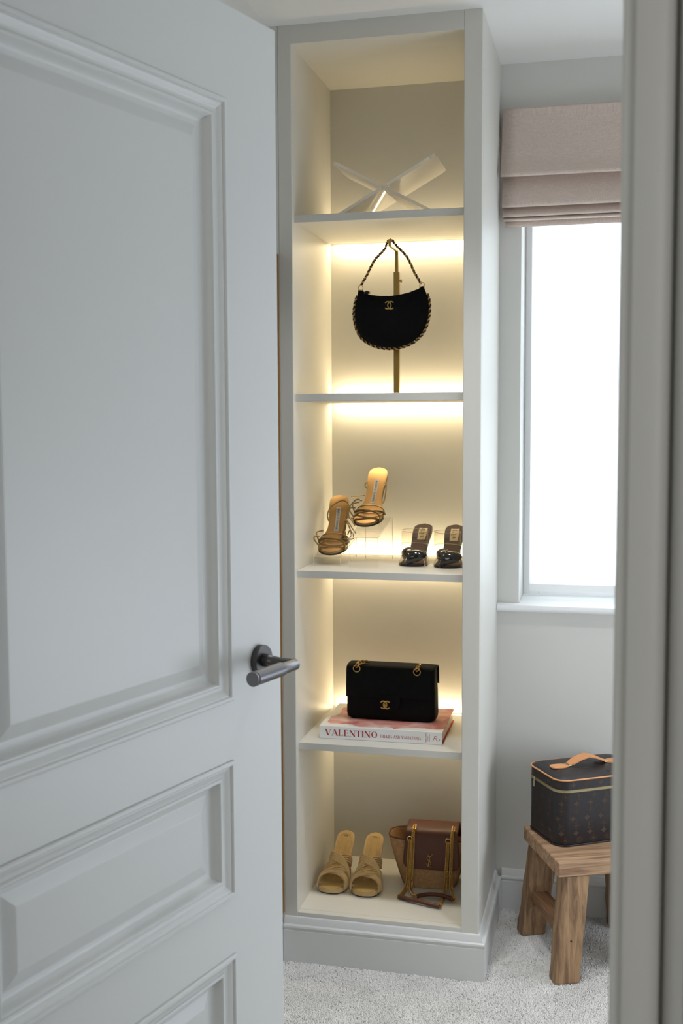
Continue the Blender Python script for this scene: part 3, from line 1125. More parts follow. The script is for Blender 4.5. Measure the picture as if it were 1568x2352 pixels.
top = [Vector((-.0127, -.008, .1965)), Vector((-.0085, -.008, .2052)), Vector((-.0028, -.008, .2085)), Vector((.0042, -.008, .2050)), Vector((.0122, -.008, .1938))]
right = catmull([Vector((.0122, -.008, .1938)), cbp(1085, -400, -.002), cbp(1210, -140, -.001), cbp(1318, 60) + Vector((0, 0, .002))], 6)
strap_path = catmull(strap[:-1] + top + right[1:], 2)
for nm, pth in (('chain_trim', trim_path), ('chain_strap', strap_path)):
    g = rope(pth, .0019, .0019, .0135, 0.0).build(nm, M_gold2, cb, smooth=True)
    c = rope(pth, .0018, .0020, .0135, math.pi).build('leather_cord', M_cord, g, smooth=True)
b = MB()
ring(MB(), cbp(285, 85), (1, 0, 0.5), (-.4, 0.3, .9), .0062, .0012, ry=.0075).build('strap_ring', M_gold2, cb, smooth=True)
ring(MB(), cbp(1335, 75), (1, 0, -.5), (.4, .3, .9), .0062, .0012, ry=.0075).build('strap_ring', M_gold2, cb, smooth=True)
# zip pull: small cluster by the left end of the opening
b = MB()
for u, v, r_ in ((372, 168, .0036), (398, 160, .0038), (424, 168, .0034), (398, 182, .004), (360, 190, .003)):
    c = cbp(u, v, -.004)
    b.lathe([(0, -r_), (r_ * .75, -r_ * .66), (r_, 0), (r_ * .75, r_ * .66), (0, r_)], 12, Matrix.Translation(c))
b.build('zip_pull', M_cord, cb, smooth=True, angle=80)
b = MB()
ring(b, cbp(446, 172, -.003), (1, 0, 0), (0, 0, 1), .0026, .0006)
b.build('zip_ring', M_gold2, cb, smooth=True)
lc = cbp(803, 406)
b = MB()
double_c(b, lambda x, z, d_: Vector((lc.x + x, -.0195 - .00 * z - d_, lc.z + z)), .0094, .0044, .0027, .0016)
b.build('logo_plate', M_brass, cb, smooth=True, angle=50)


# ------------------------------------------------------------------ shoes
class Foot:
    """footbed surface: s from toe (0) to heel (1), t across (-1..1); local x right, y back, z up"""

    def __init__(self, L, H, wid, mid=(0, 0), ramp=(.28, .90), base=.0, slope=0.0, cup=.003, bend=0.0, lift=0.0):
        self.lift = lift
        self.L, self.H, self.wid, self.mid, self.ramp, self.base, self.slope, self.cup, self.bend = L, H, wid, mid, ramp, base, slope, cup, bend

    def w(self, s):
        if s > .885:
            return interp(self.wid, .885) * math.sqrt(max(0.0, 1 - ((s - .885) / .115) ** 2))
        return interp(self.wid, s)

    def h(self, s):
        k = max(0.0, (s - self.ramp[0]) / (self.ramp[1] - self.ramp[0]))
        k = min(k, 1.15)
        v = (3 * min(k, 1) ** 2 - 2 * min(k, 1) ** 3) * .55 + .45 * min(k, 1.0)
        v = v if k > 0 else 0
        v *= smoothstep(-.02, .12, k) if k < .12 else 1
        return self.base + self.H * v + self.slope * s * self.L + self.lift * (1 - (1 - min(s, .30) / .30) ** 1.8)

    def P(self, s, t, off=0.0):
        x = self.bend * math.sin(math.pi * s) + self.w(s) * t
        return Vector((x, s * self.L, self.h(s) + off + self.cup * (t * self.w(s) / .026) ** 2 * smoothstep(.2, .5, s)))


SS = [0, .006, .02, .045, .08, .12, .17, .22, .27, .32, .38, .44, .50, .56, .62, .68, .74, .80, .85, .89, .925, .955, .975, .988, .995, .9985, 1.0]


def foot_slab(f, top, thick, grow=0.0, tt=9):
    b = MB()
    rings = []
    for s in SS:
        w = max(f.w(s) + grow, .0006)
        sc = w / max(f.w(s), 1e-4)
        up = [f.P(s, sc * (-1 + 2 * j / (tt - 1)) if f.w(s) > .0005 else 0, top) + (Vector((w * (-1 + 2 * j / (tt - 1)), 0, 0)) if f.w(s) <= .0005 else Vector()) for j in range(tt)]
        th = thick(s) if callable(thick) else thick
        dn = [p - Vector((0, 0, th)) for p in reversed(up)]
        rings.append(up + dn)
    return b.loft(rings)


def heel_rings(f, s0, rx, ry, low):
    """heel from the slanted underside of the footbed down; low = [(y, z, rx, ry), ...]"""
    c = f.P(s0, 0)
    n = 20
    rings = []
    for dz in (-.004, -.010):
        ring_ = []
        for i in range(n):
            a = 2 * math.pi * i / n
            y = c.y + ry * math.sin(a)
            ring_.append((c.x + rx * math.cos(a), y, f.P(min(1, y / f.L), 0).z + dz))
        rings.append(ring_)
    for y, z, ax, ay in low:
        rings.append([(c.x + ax * math.cos(2 * math.pi * i / n), y + ay * math.sin(2 * math.pi * i / n), z) for i in range(n)])
    return MB().loft(rings)


def label_patch(f, s0, s1, t0, t1, off, n=8):
    b = MB()
    top, bot = [], []
    P = [[f.P(s0 + (s1 - s0) * i / n, t0 + (t1 - t0) * j / 3, off) for j in range(4)] for i in range(n + 1)]
    b.grid(P)
    return b


def over_foot(f, sa, sb, hh_, ta=-1.0, tb=1.0, n=18, out=.002, skew=0.0):
    """arc over the foot from the left edge at sa to the right edge at sb"""
    P = []
    for i in range(n + 1):
        k = i / n
        s = sa + (sb - sa) * k
        c = math.cos(math.pi * (1 - k))
        xk = math.copysign(abs(c) ** .8, c)
        t = (ta + tb) / 2 + (tb - ta) / 2 * xk
        p = f.P(s, 0)
        w = f.w(s) + out
        x = f.bend * math.sin(math.pi * s) + w * t
        z = f.h(s) - .004 + hh_ * math.sin(math.pi * k) ** .75 * (1 + skew * (k - .5))
        P.append(Vector((x, p.y, z)))
    return P


# --- gold sandals on clear risers
SAND_W = [(0, 0), (.006, .010), (.02, .0185), (.045, .026), (.08, .032), (.13, .0366), (.2, .0395), (.27, .0390), (.34, .0345), (.42, .0285), (.5, .0240), (.58, .0225), (.66, .0232), (.74, .0250), (.82, .0268), (.88, .0268), (.925, .0245), (.955, .0205), (.978, .0150), (.993, .008), (1.0, 0)]


def riser(x0, x1, y0, h0, h1, D, label, z=S3, yb=None):
    """folded clear sheet: front leg, sloped top, back leg, each 3 mm"""
    t = .003
    r_ = thing('shoe_riser', (x0, y0, z + .0006), 0, label, 'display riser', 'clear risers under the gold sandals')
    Wd = x1 - x0
    prof = [(0, 0), (0, h0), (D, h1), (D, 0), (D - t, 0), (D - t, h1 - t * 1.1), (t, h0 - t), (t, 0)]
    MB().loft([[(x, y, zz) for y, zz in prof] for x in (0, Wd)]).build('acrylic_sheet', M_riser, r_, bevel=.0004, seg=1)
    for x in (.0006, Wd - .0006):  # light along the sheet edges is put in as pale rods
        MB().tube([(x, .0, .001), (x, 0, h0), (x, D, h1), (x, D, .001)], .0007, 6).build('edge_glint_strip', M_edge, r_, smooth=True)
    MB().tube([(0, -.0002, h0), (Wd, -.0002, h0)], .0009, 6).build('edge_glint_strip', M_edge, r_, smooth=True)
    return r_


r1 = riser(-.4630, -.3875, .134, .0235, .0565, .195, 'low sloped clear acrylic riser under the nearer gold sandal')
r2 = riser(-.3555, -.2770, .094, .0805, .1190, .205, 'tall sloped clear acrylic riser under the upper gold sandal')
r1['group'] = r2['group'] = 'clear risers under the gold sandals'


def gold_sandal(loc, rz, mirror, slope, label, L=.190, H=.105, variant=0):
    t = thing('strappy_sandal', loc, rz, label, 'shoe', 'pair of gold sandals')
    f = Foot(L, H, SAND_W, ramp=(.26, 1.12), base=.0085, slope=slope, bend=.003 * mirror, lift=.0125)
    foot_slab(f, -.0040, lambda s: .0045 + .005 * smoothstep(.0, .26, s) * smoothstep(.50, .30, s), .0012).build('sole', M_soled, t, smooth=True, angle=45)
    foot_slab(f, -.0005, .0042, .0006).build('sole_rand', M_goldl, t, smooth=True, angle=45)
    foot_slab(f, .0012, .0018, -.0012).build('insole', M_goldin, t, smooth=True, angle=45)
    # forefoot panel line: the front of the insole is a separate smooth piece
    b = MB()
    for sgn in (-1, 1):
        for i in range(30):
            s = .115 + (.955 - .115) * i / 29
            tt_ = sgn * (.80 if s < .9 else .80 - (s - .9) * 4)
            c = f.P(s, tt_, .0015)
            b.lathe([(0, 0), (.0006, .0001), (0, .0002)], 5, Matrix.Translation(c))
    for j in range(12):
        c = f.P(.115, -.78 + 1.56 * j / 11, .0015)
        b.lathe([(0, 0), (.0006, .0001), (0, .0002)], 5, Matrix.Translation(c))
    b.build('perforations', M_pin, t)['kind'] = 'stuff'
    b = MB()
    b.tube([f.P(.118 - .012 * (1 - x * x), .86 * x, .0016) for x in [-1 + 2 * i / 14 for i in range(15)]], .0007, 5)
    b.build('insole_seam', M_goldl, t, smooth=True)
    lp = label_patch(f, .46, .80, -.24, .24, .0018)
    lab = lp.build('label', M_label, t)
    b = MB()
    ln, wd = .80 - .46, .48
    text_quads(b, 'MANOLO BLAHNIK', lambda u, v: f.P(.785 - u / .066 * .32 * .965 - .003, (-.13 + v / .0066 * .27), .0021), .0066, .15, .15, False, .12, width=.064)
    b.build('lettering', M_ink, lab)
    # heel
    hs = f.P(.90, 0)
    zb_ = slope * hs.y
    b = heel_rings(f, .90, .0195, .0165, [(hs.y + .004, hs.z - .034, .0125, .0120), (hs.y + .003, hs.z - .055, .0075, .0085), (hs.y + .001, zb_ + .02, .0050, .0055), (hs.y, zb_ - .0002, .0045, .0048)])
    b.build('stiletto_heel', M_goldl, t, smooth=True)
    # toe straps
    r_ = .0020
    for sa, sb, hh_, nm in ((.06, .30, .019, 'toe_strap'), (.30, .09, .020, 'toe_strap'), (.34, .33, .021, 'toe_strap')):
        if mirror < 0:
            sa, sb = sb, sa
        MB().tube(over_foot(f, sa, sb, hh_, out=.004), r_ * 1.7, 8, flat=.5).build(nm, M_goldl, t, smooth=True)
    m_ = mirror
    # side loops at the ball of the foot
    for s0, s1 in ((.18, .27), (.27, .37)):
        a0, a1 = f.P(s0, -m_ * 1.02), f.P(s1, -m_ * 1.0, .006)
        mid_ = (a0 + a1) / 2 + Vector((-m_ * .012, 0, .010))
        MB().tube(catmull([a0, mid_ + Vector((0, -.003, -.002)), mid_ + Vector((0, .004, .006)), a1 + Vector((0, 0, .010))], 6), r_, 8).build('side_loop', M_goldl, t, smooth=True)
    # heel strap and the tied lace
    hpL, hpR = f.P(.66, -1.04, .006), f.P(.66, 1.04, .006)
    if variant == 0:
        k = [f.P(.60, -1.05, .000), f.P(.64, -1.22, .010), f.P(.71, -.85, .018), f.P(.79, -.1, .019), f.P(.81, .55, .018), f.P(.76, 1.15, .014), f.P(.66, 1.3, .008), f.P(.56, 1.3, .008), f.P(.48, 1.35, .014)]
        MB().tube(catmull(k, 7), r_, 8).build('ankle_strap', M_goldl, t, smooth=True)
        kn = f.P(.46, 1.05, .026)
        b = MB()
        b.tube([kn + Vector((-.005, 0, .003)), kn, kn + Vector((.005, 0, -.003))], [.002, .0042, .002], 8)
        b.build('knot', M_goldl, t, smooth=True)
        tails = [[kn, kn + Vector((.009, -.026, .014)), kn + Vector((.020, -.044, .010)), kn + Vector((.033, -.056, -.006))],
                 [kn, kn + Vector((.010, -.028, .002)), kn + Vector((.020, -.046, -.008)), kn + Vector((.035, -.060, -.026))],
                 [kn, kn + Vector((.012, -.026, -.010)), kn + Vector((.020, -.040, -.032)), kn + Vector((.010, -.050, -.052)), kn + Vector((-.002, -.046, -.050))],
                 [kn, kn + Vector((-.002, -.010, -.014)), kn + Vector((-.006, -.016, -.032)), kn + Vector((-.005, -.020, -.044))],
                 [kn + Vector((.0, 0, -.006)), kn + Vector((0, -.010, -.020)), kn + Vector((-.006, -.018, -.036)), kn + Vector((-.010, -.024, -.046))],
                 [f.P(.34, 1.05, .010), f.P(.34, 1.2, .020), f.P(.31, 1.4, .018), f.P(.28, 1.4, .008), f.P(.30, 1.12, .004)]]
        for p in tails:
            MB().tube(catmull(p, 7), r_ * .85, 7).build('lace', M_goldl, t, smooth=True)
    else:
        MB().tube(catmull([hpL + Vector((0, 0, -.004)), hpL + Vector((-.006, .003, .004)), hpL + Vector((-.0035, .008, .012)), f.P(.72, -1.0, .006)], 6), r_, 8).build('side_loop', M_goldl, t, smooth=True)
        q = [f.P(.69, 1.0, .010), f.P(.68, 1.25, .012), f.P(.62, 1.38, .0), f.P(.52, 1.3, -.006), f.P(.47, 1.0, -.004)]
        MB().tube(catmull(q, 7), r_, 8).build('ankle_strap', M_goldl, t, smooth=True)
        q = [f.P(.36, -.5, .040), f.P(.35, -1.0, .036), f.P(.34, -1.6, .032)]
        MB().tube(catmull(q, 7), .003, 8, flat=.5).build('lace', M_goldl, t, smooth=True)
        q = [f.P(.30, -.6, .034), f.P(.33, -1.1, .030), f.P(.26, -1.45, .016), f.P(.19, -1.35, -.002), f.P(.16, -1.1, -.004)]
        MB().tube(catmull(q, 7), r_, 8).build('lace', M_goldl, t, smooth=True)
    return t


sl1 = (.0565 - .0235) / .195
sl2 = (.1190 - .0805) / .205
gold_sandal((-.4180, .140, S3 + .0258 + sl1 * .004), math.radians(5.0), 1, sl1, 'nearer gold strappy sandal with loose ankle lace on the low riser', variant=0)
gold_sandal((-.3340, .186, S3 + .0830 + sl2 * .092), math.radians(-1.0), 1, sl2, 'upper gold strappy sandal standing on the tall riser', variant=1)

# --- black heart mules with clear straps
MULE_W = [(0, 0), (.006, .010), (.02, .018), (.05, .026), (.1, .0325), (.17, .0365), (.24, .0370), (.32, .0335), (.4, .0285), (.48, .0242), (.56, .0225), (.64, .0225), (.72, .0240), (.80, .0256), (.87, .0258), (.92, .0238), (.955, .0200), (.98, .0140), (.994, .007), (1, 0)]


def heart_poly(n=40):
    out = []
    for i in range(n):
        a = 2 * math.pi * i / n
        x = 16 * math.sin(a) ** 3
        y = 13 * math.cos(a) - 5 * math.cos(2 * a) - 2 * math.cos(3 * a) - math.cos(4 * a)
        out.append((x / 17.0, (y + 2.5) / 17.0))
    return out


def heart_mule(loc, rz, label, tilt, roll):
    t = thing('heart_mule', loc, rz, label, 'shoe', 'pair of black heart mules')
    f = Foot(.188, .100, MULE_W, ramp=(.28, 1.10), base=.0055, cup=.002)
    foot_slab(f, -.0005, .0045, .0012).build('sole', M_blacksole, t, smooth=True, angle=45)
    foot_slab(f, .0008, .0015, -.0030).build('insole', M_burg, t, smooth=True, angle=45)
    hs = f.P(.90, 0)
    b = heel_rings(f, .90, .0190, .0160, [(hs.y + .005, hs.z - .034, .0120, .0115), (hs.y + .003, hs.z - .052, .0075, .0080), (hs.y - .001, .015, .0050, .0052), (hs.y - .002, 0, .0045, .0046)])
    b.build('stiletto_heel', M_blacksole, t, smooth=True)
    lab = label_patch(f, .70, .90, -.42, .50, .0016).build('label', M_ivory, t)
    b = MB()
    text_quads(b, 'ALAIA', lambda u, v: f.P(.885 - u / .030 * .155, -.20 + v / .0115 * .45, .0019), .0115, .12, .12, False, .22, width=.031)
    b.quad(f.P(.812, -.27, .0019), f.P(.812, -.32, .0019), f.P(.782, -.32, .0019), f.P(.782, -.27, .0019))
    b.build('lettering', M_ink, lab)
    # clear bands
    rows = [over_foot(f, .10 + .22 * q / 6, .10 + .22 * q / 6, .026 + .010 * q / 6, out=.003, n=22) for q in range(7)]
    rows2 = []
    for q in range(7):
        row = []
        for i in range(41):
            a = 2 * math.pi * i / 40
            row.append(Vector((-.0125 + .0368 * math.cos(a), .112 + .0285 * math.sin(a), .0475 - .008 * math.sin(a) + .0375 * q / 6)))
        rows2.append(row)
    for rw in (rows, rows2):
        o = MB().grid(rw).build('clear_band', M_clear, t, smooth=True, angle=80)
        sol = o.modifiers.new('solidify', 'SOLIDIFY')
        sol.thickness = .0012
    for rw in (rows2[0], rows[-1], rows2[-1]):
        MB().tube(rw, .0006, 5).build('band_rim', M_rim, t, smooth=True)
    # puffy heart over the toes, point towards the front
    hp = heart_poly(48)
    c0 = f.P(.17, 0)
    nn = Vector((-.12, -.60, .79)).normalized()
    rt = Vector((1, 0, 0))
    rt = (rt - nn * rt.dot(nn)).normalized()
    up_ = nn.cross(rt)
    ph_ = math.radians(tilt)
    ux, uy = rt * math.cos(ph_) - up_ * math.sin(ph_), up_ * math.cos(ph_) + rt * math.sin(ph_)
    mt = Matrix(((ux.x, uy.x, nn.x, c0.x + roll), (ux.y, uy.y, nn.y, .0165), (ux.z, uy.z, nn.z, .0232), (0, 0, 0, 1)))
    rings = []
    for sd in (-1, 1):
        ks = (1.0, .985, .95, .88, .76, .6, .42, .24, .08)
        for k in (reversed(ks) if sd < 0 else ks):
            T = .0190 * (1 - k ** 2.2) ** .70
            if sd < 0:
                T = .010 * (1 - k ** 2.4) ** .6
            rings.append([mt @ Vector((p[0] * .0410 * k, (p[1] - .05) * .0375 * k + .002, sd * T)) for p in hp])
    MB().loft(rings).build('heart_ornament', M_patent, t, smooth=True, angle=70)
    return t


heart_mule((-.2015, .150, S3 + .0002), math.radians(-2.5), 'left black heart mule with clear straps and brown insole', 20, -.001)
heart_mule((-.1035, .134, S3 + .0002), math.radians(0), 'right black heart mule half hidden by the unit stile', 27, -.003)

# ------------------------------------------------------------------ book and flap bag
bk = thing('art_book', (-.4335, .0725, S4 + .0003), math.radians(.5), 'large white and coral art book lying under the flap bag', 'book')
BW, BD, BH = .3295, .240, .0345
MB().box(0, BW, 0, BD, BH - .0035, BH).build('front_cover', M_cover, bk, bevel=.0006)
MB().box(0, BW, .002, BD, 0, .0032).build('back_cover', M_red, bk, bevel=.0006)
MB().box(0, BW - .0005, -.0012, .0018, 0, BH - .0006).build('spine', M_jacket, bk, bevel=.001)
MB().box(.003, BW - .004, .003, BD - .004, .0032, BH - .0035).build('page_block', M_page, bk)
MB().box(BW - .0040, BW - .0004, .0018, .0042, .0032, BH - .0035).build('joint', M_red, bk)
sp_ = bk.children[2]
b = MB()
yf = -.00145
text_quads(b, 'VALENTINO', lambda u, v: (.0175 + u, yf, .0088 + v), .0170, .17, .045, True, .05, width=.1420)
text_quads(b, 'THEMES AND VARIATIONS', lambda u, v: (.1640 + u, yf, .0105 + v), .0080, .17, .07, True, .07, width=.1100)
for i, (tx_, h_, wd_) in enumerate((('PAMELA GOLBIN', .0030, .025), ('VALENTINO', .0022, .014), ('VALENTINO', .0026, .019))):
    text_quads(b, tx_, lambda u, v, i=i: (.2880 - v + .0045 * i, yf, .005 + u + (.003 if i else 0)), h_, .16, .08, False, .1, width=wd_)
# swash R
for pth, w_ in (([(0, 0), (.004, .0075), (.006, .0115)], .0013), ([(.002, .0095), (.006, .0120), (.0105, .0115), (.0108, .0085), (.0075, .0065), (.0035, .0062)], .0009), ([(.006, .0063), (.009, .003), (.0125, .0005), (.017, .0015), (.0185, .006)], .0010)):
    c = catmull([(p[0], 0, p[1]) for p in pth], 6)
    for p, q in zip(c, c[1:]):
        d_ = (q - p).normalized()
        n_ = Vector((-d_.z, 0, d_.x)) * w_ / 2
        o_ = Vector((.3045, yf, .0105))
        b.quad(o_ + p + n_, o_ + p - n_, o_ + q - n_, o_ + q + n_)
b.build('lettering', M_redink, sp_)

fb = thing('flap_bag', (-.2575, .1535, S4 + .0350), math.radians(-.9), 'black quilted flap bag with gold turn lock standing on the book', 'handbag')


def rrect(hw, d0, d1, r, z, n=5, x0=0.0):
    pts = []
    for cx, cy, a0 in ((hw - r, d1 - r, 0), (-hw + r, d1 - r, 90), (-hw + r, d0 + r, 180), (hw - r, d0 + r, 270)):
        for i in range(n + 1):
            a = math.radians(a0 + 90 * i / n)
            pts.append((x0 + cx + r * math.cos(a), cy + r * math.sin(a), z))
    return pts


b = MB()
b.loft([rrect(.112, .006, .064, .012, .0004), rrect(.1205, .000, .070, .016, .006), rrect(.1222, -.001, .072, .014, .018), rrect(.1205, .0005, .069, .010, .075), rrect(.1180, .003, .066, .010, .12), rrect(.1165, .006, .064, .012, .143), rrect(.110, .012, .058, .012, .147)])
b.build('bag_body', M_blackl, fb, smooth=True, angle=50)
# flap: wraps from the back over the top and down the front
fp = [(.070, .096), (.069, .130), (.064, .1455), (.050, .1500), (.020, .1502), (.004, .1475), (-.0035, .140), (-.0050, .12), (-.0058, .09), (-.0060, .068), (-.0058, .0635)]
fp = [(q.x, q.y) for q in catmull([(y, z, 0) for y, z in fp], 4)]
rows = []
for i in range(25):
    k = -1 + 2 * i / 24
    rows.append([(k * (.1208 + .0006 * smoothstep(.15, .08, z)), y + .004 * abs(k) ** 8, z - .0025 * abs(k) ** 6) for y, z in fp])
o = MB().grid(rows).build('flap', M_blackl, fb, smooth=True, angle=70)
sol = o.modifiers.new('solidify', 'SOLIDIFY')
sol.thickness = .004
b = MB()
tong = [(-.028, .070), (.028, .070), (.027, .046), (.020, .033), (.0, .030), (-.020, .033), (-.027, .046)]
b.prism(tong, lambda u, v: (u, -.0015, v), lambda u, v: (u, -.0085, v))
b.build('flap_tongue', M_blackl, fb, bevel=.002)
for sx in (-1, 1):
    b = MB()
    rows = []
    for i in range(12):
        z = .008 + .132 * i / 11
        dep = .5 + .5 * math.sin(math.pi * i / 11)
        rows.append([(sx * (.1216 - .0000 * z - (.006 * dep if j == 2 else .001) - .004 * z / .14), .008 + .054 * j / 4, z) for j in range(5)])
    MB().grid(rows).build('gusset', M_blackl, fb, smooth=True, angle=80)
b = MB()
lc2 = Vector((-.0115, -.0088, .0455))
double_c(b, lambda x, z, d_: lc2 + Vector((x, -d_, z)), .0100, .0048, .0032, .0020)
b.build('logo_clasp', M_gold, fb, smooth=True, angle=50)
MB().lathe([(0, .0), (.0040, 0), (.0040, .003), (.0028, .0052), (0, .0056)], 20, Matrix.Translation(lc2) @ Matrix.Rotation(math.pi / 2, 4, 'X')).build('turn_lock', M_gold, fb, smooth=True, angle=40)
for sx, cx, cz in ((-1, -.0905, .1400), (1, .0745, .1385)):
    b = MB()
    ring(b, (cx, -.0062, cz), (1, 0, 0), (0, 0, 1), .0092, .0012)
    b.build('eyelet', M_gold, fb, smooth=True)
for cp_, lp_ in (([(-.0905, -.006, .145), (-.088, .0, .1535), (-.078, .010, .1558), (-.066, .02, .1545)], [(-.0905, -.004, .142), (-.087, .001, .1535), (-.078, .010, .1555), (-.064, .02, .1535)]),
                 ([(.0745, -.006, .143), (.077, .002, .1545), (.079, .016, .1545)], [(.0745, -.004, .140), (.077, .002, .1545), (.079, .016, .153)])):
    o = chain_links(MB(), catmull(cp_, 6), .0155, .0015, .0105).build('chain', M_gold, fb, smooth=True)
    o['kind'] = 'stuff'
    MB().tube(catmull(lp_, 6), .0024, 7).build('leather_cord', M_cord, o, smooth=True)

# ------------------------------------------------------------------ raffia mules
RAF_W = [(0, 0), (.006, .012), (.02, .0215), (.05, .0300), (.1, .0365), (.17, .0410), (.24, .0420), (.32, .0385), (.4, .0335), (.48, .0295), (.56, .0275), (.64, .0270), (.72, .0270), (.80, .0272), (.87, .0268), (.92, .0245), (.955, .0205), (.98, .0145), (.994, .0075), (1, 0)]


def raffia_mule(loc, rz, m_, label):
    t = thing('raffia_mule', loc, rz, label, 'shoe', 'pair of raffia mules')
    f = Foot(.190, .108, [(a, b * .93) for a, b in RAF_W], ramp=(.26, 1.12), base=.0135, cup=.002, bend=.002 * m_)
    foot_slab(f, -.0105, .003, -.0005).build('outsole', M_brown, t, smooth=True, angle=45)
    foot_slab(f, -.0002, .0100, .001).build('midsole', M_raff, t, smooth=True, angle=45)
    foot_slab(f, .0012, .002, -.0045).build('insole', M_raffsole, t, smooth=True, angle=45)
    b = MB()
    for w_ in (.72, .38):
        P = [f.P(.30 + .60 * i / 20, -w_ * .92, .0016) for i in range(21)]
        Q = [f.P(.90 + .055 * math.sin(math.pi / 2 * j / 4) * w_, -w_ * .92 * math.cos(math.pi / 2 * j / 4), .0016) for j in range(1, 5)]
        P2 = [Vector((2 * f.bend * 0 - p.x, p.y, p.z)) for p in reversed(P + Q[:-1])]
        b.tube(P + Q + P2, .0017, 6)
    b.build('insole_cords', M_raff, t, smooth=True)
    hs = f.P(.88, 0)
    b = heel_rings(f, .88, .0225, .0195, [(hs.y + .006, hs.z - .040, .0165, .0150), (hs.y + .006, hs.z - .062, .0140, .0130), (hs.y + .005, .016, .0130, .0125), (hs.y + .005, .006, .0132, .0128)])
    hl = b.build('heel', M_raff, t, smooth=True)
    MB().cyl((hs.x, hs.y + .005, 0), (hs.x, hs.y + .005, .0062), .0130, n=18).build('heel_tip', M_brown, hl, smooth=True)
    # two crossed bands, each of parallel cords
    for dirn in (1, -1):
        for c in range(8):
            grp = c // 4
            k = c
            sa = .62 - .023 * c - .060 * grp
            sb = .345 - .024 * c - .075 * grp
            if dirn < 0:
                sa, sb = sb, sa
            P = over_foot(f, sa, sb, .0415 - .0014 * k, out=.0045, n=20)
            lift_ = .0042 if (dirn > 0) == (grp == 0) else .0
            mid_ = []
            for i, p in enumerate(P):
                q = i / 20
                mid_.append(p + Vector((0, -.6 * lift_ * math.sin(math.pi * q), lift_ * math.sin(math.pi * q))))
            MB().tube(mid_, .0034, 8, flat=.75).build('woven_strap', M_raff, t, smooth=True)
    return t


raffia_mule((-.4245, .1275, ZB + .0004), math.radians(-3.2), 1, 'left raffia mule with woven crossed straps, nearest the side panel')
raffia_mule((-.3265, .1270, ZB + .0004), math.radians(1.0), -1, 'right raffia mule with woven crossed straps, beside the basket bag')

# ------------------------------------------------------------------ basket bag
bb = thing('basket_bag', (-.1545, .2225, ZB + .0012), math.radians(3.0), 'woven raffia basket bag with brown leather flap and gold chains', 'handbag')


BCX = -.0095


def bask(k):
    """half width, front y, back y at height fraction k"""
    return .0730 + (.1160 - .073) * k ** .85, .0 + .006 * k, .105 + .010 * k


b = MB()
rings = []
NA = 132
rowsN = 34
for r_ in range(rowsN + 1):
    k = r_ / rowsN
    hw, y0, y1 = bask(k)
    cx, cy, rx, ry = BCX, (y0 + y1) / 2, hw, (y1 - y0) / 2
    ring_ = []
    for i in range(NA):
        a = 2 * math.pi * i / NA
        c, s_ = math.cos(a), math.sin(a)
        e = 2 / 3.2
        wv = .0015 * (1 if (i // 2 + r_) % 2 else -1) * (0 if r_ in (0, rowsN) else 1)
        x = math.copysign(abs(c) ** e, c) * (rx + wv)
        y = math.copysign(abs(s_) ** e, s_) * (ry + wv)
        ring_.append((cx + x, cy + y, .132 * k))
    rings.append(ring_)
inner = []
for k in (1.0, .6, .08):
    hw, y0, y1 = bask(k)
    inner.append([(BCX + math.copysign(abs(math.cos(2 * math.pi * i / NA)) ** .62, math.cos(2 * math.pi * i / NA)) * (hw - .004), (y0 + y1) / 2 + math.copysign(abs(math.sin(2 * math.pi * i / NA)) ** .62, math.sin(2 * math.pi * i / NA)) * ((y1 - y0) / 2 - .004), .132 * k - (.0 if k == 1 else 0)) for i in range(NA)])
b.loft(rings + inner)
b.build('basket_body', M_basket, bb, smooth=True, angle=50)
b = MB()
hw, y0, y1 = bask(1.0)
rim = []
for i in range(64):
    a = 2 * math.pi * i / 64
    c, s_ = math.cos(a), math.sin(a)
    rim.append((BCX + math.copysign(abs(c) ** .62, c) * (hw - .001), (y0 + y1) / 2 + math.copysign(abs(s_) ** .62, s_) * ((y1 - y0) / 2 - .001), .1325))
b.tube(rim, .0024, 6, closed=True)
b.build('leather_binding', M_tan, bb, smooth=True)
# flap over the opening, hanging down the front
fpp = [(.100, .118), (.098, .150), (.088, .1635), (.060, .1660), (.022, .1655), (.004, .1600), (-.0045, .148), (-.0065, .12), (-.0075, .08), (-.0075, .060), (-.0072, .0565)]
fpp = [(q.x, q.y) for q in catmull([(y, z, 0) for y, z in fpp], 4)]
rows = []
for i in range(29):
    k = -1 + 2 * i / 28
    row = []
    for y, z in fpp:
        half = .0720 + .006 * smoothstep(.16, .08, z)
        corner = 0.014 * max(0, abs(k) - .80) / .20
        zz = z + (corner * (corner / .014)) * smoothstep(.078, .057, z) * (1 if y < .05 else 0)
        row.append((k * half, y, zz))
    rows.append(row)
o = MB().grid(rows).build('leather_flap', M_tan, bb, smooth=True, angle=70)
sol = o.modifiers.new('solidify', 'SOLIDIFY')
sol.thickness = .003
# monogram on the flap: three interlaced letters
lg = Vector((-.0060, -.0108, .0850))
b = MB()


def mono(pts, r_):
    b.tube(catmull([lg + Vector((x, -d_, z)) for x, z, d_ in pts], 6), r_, 6)


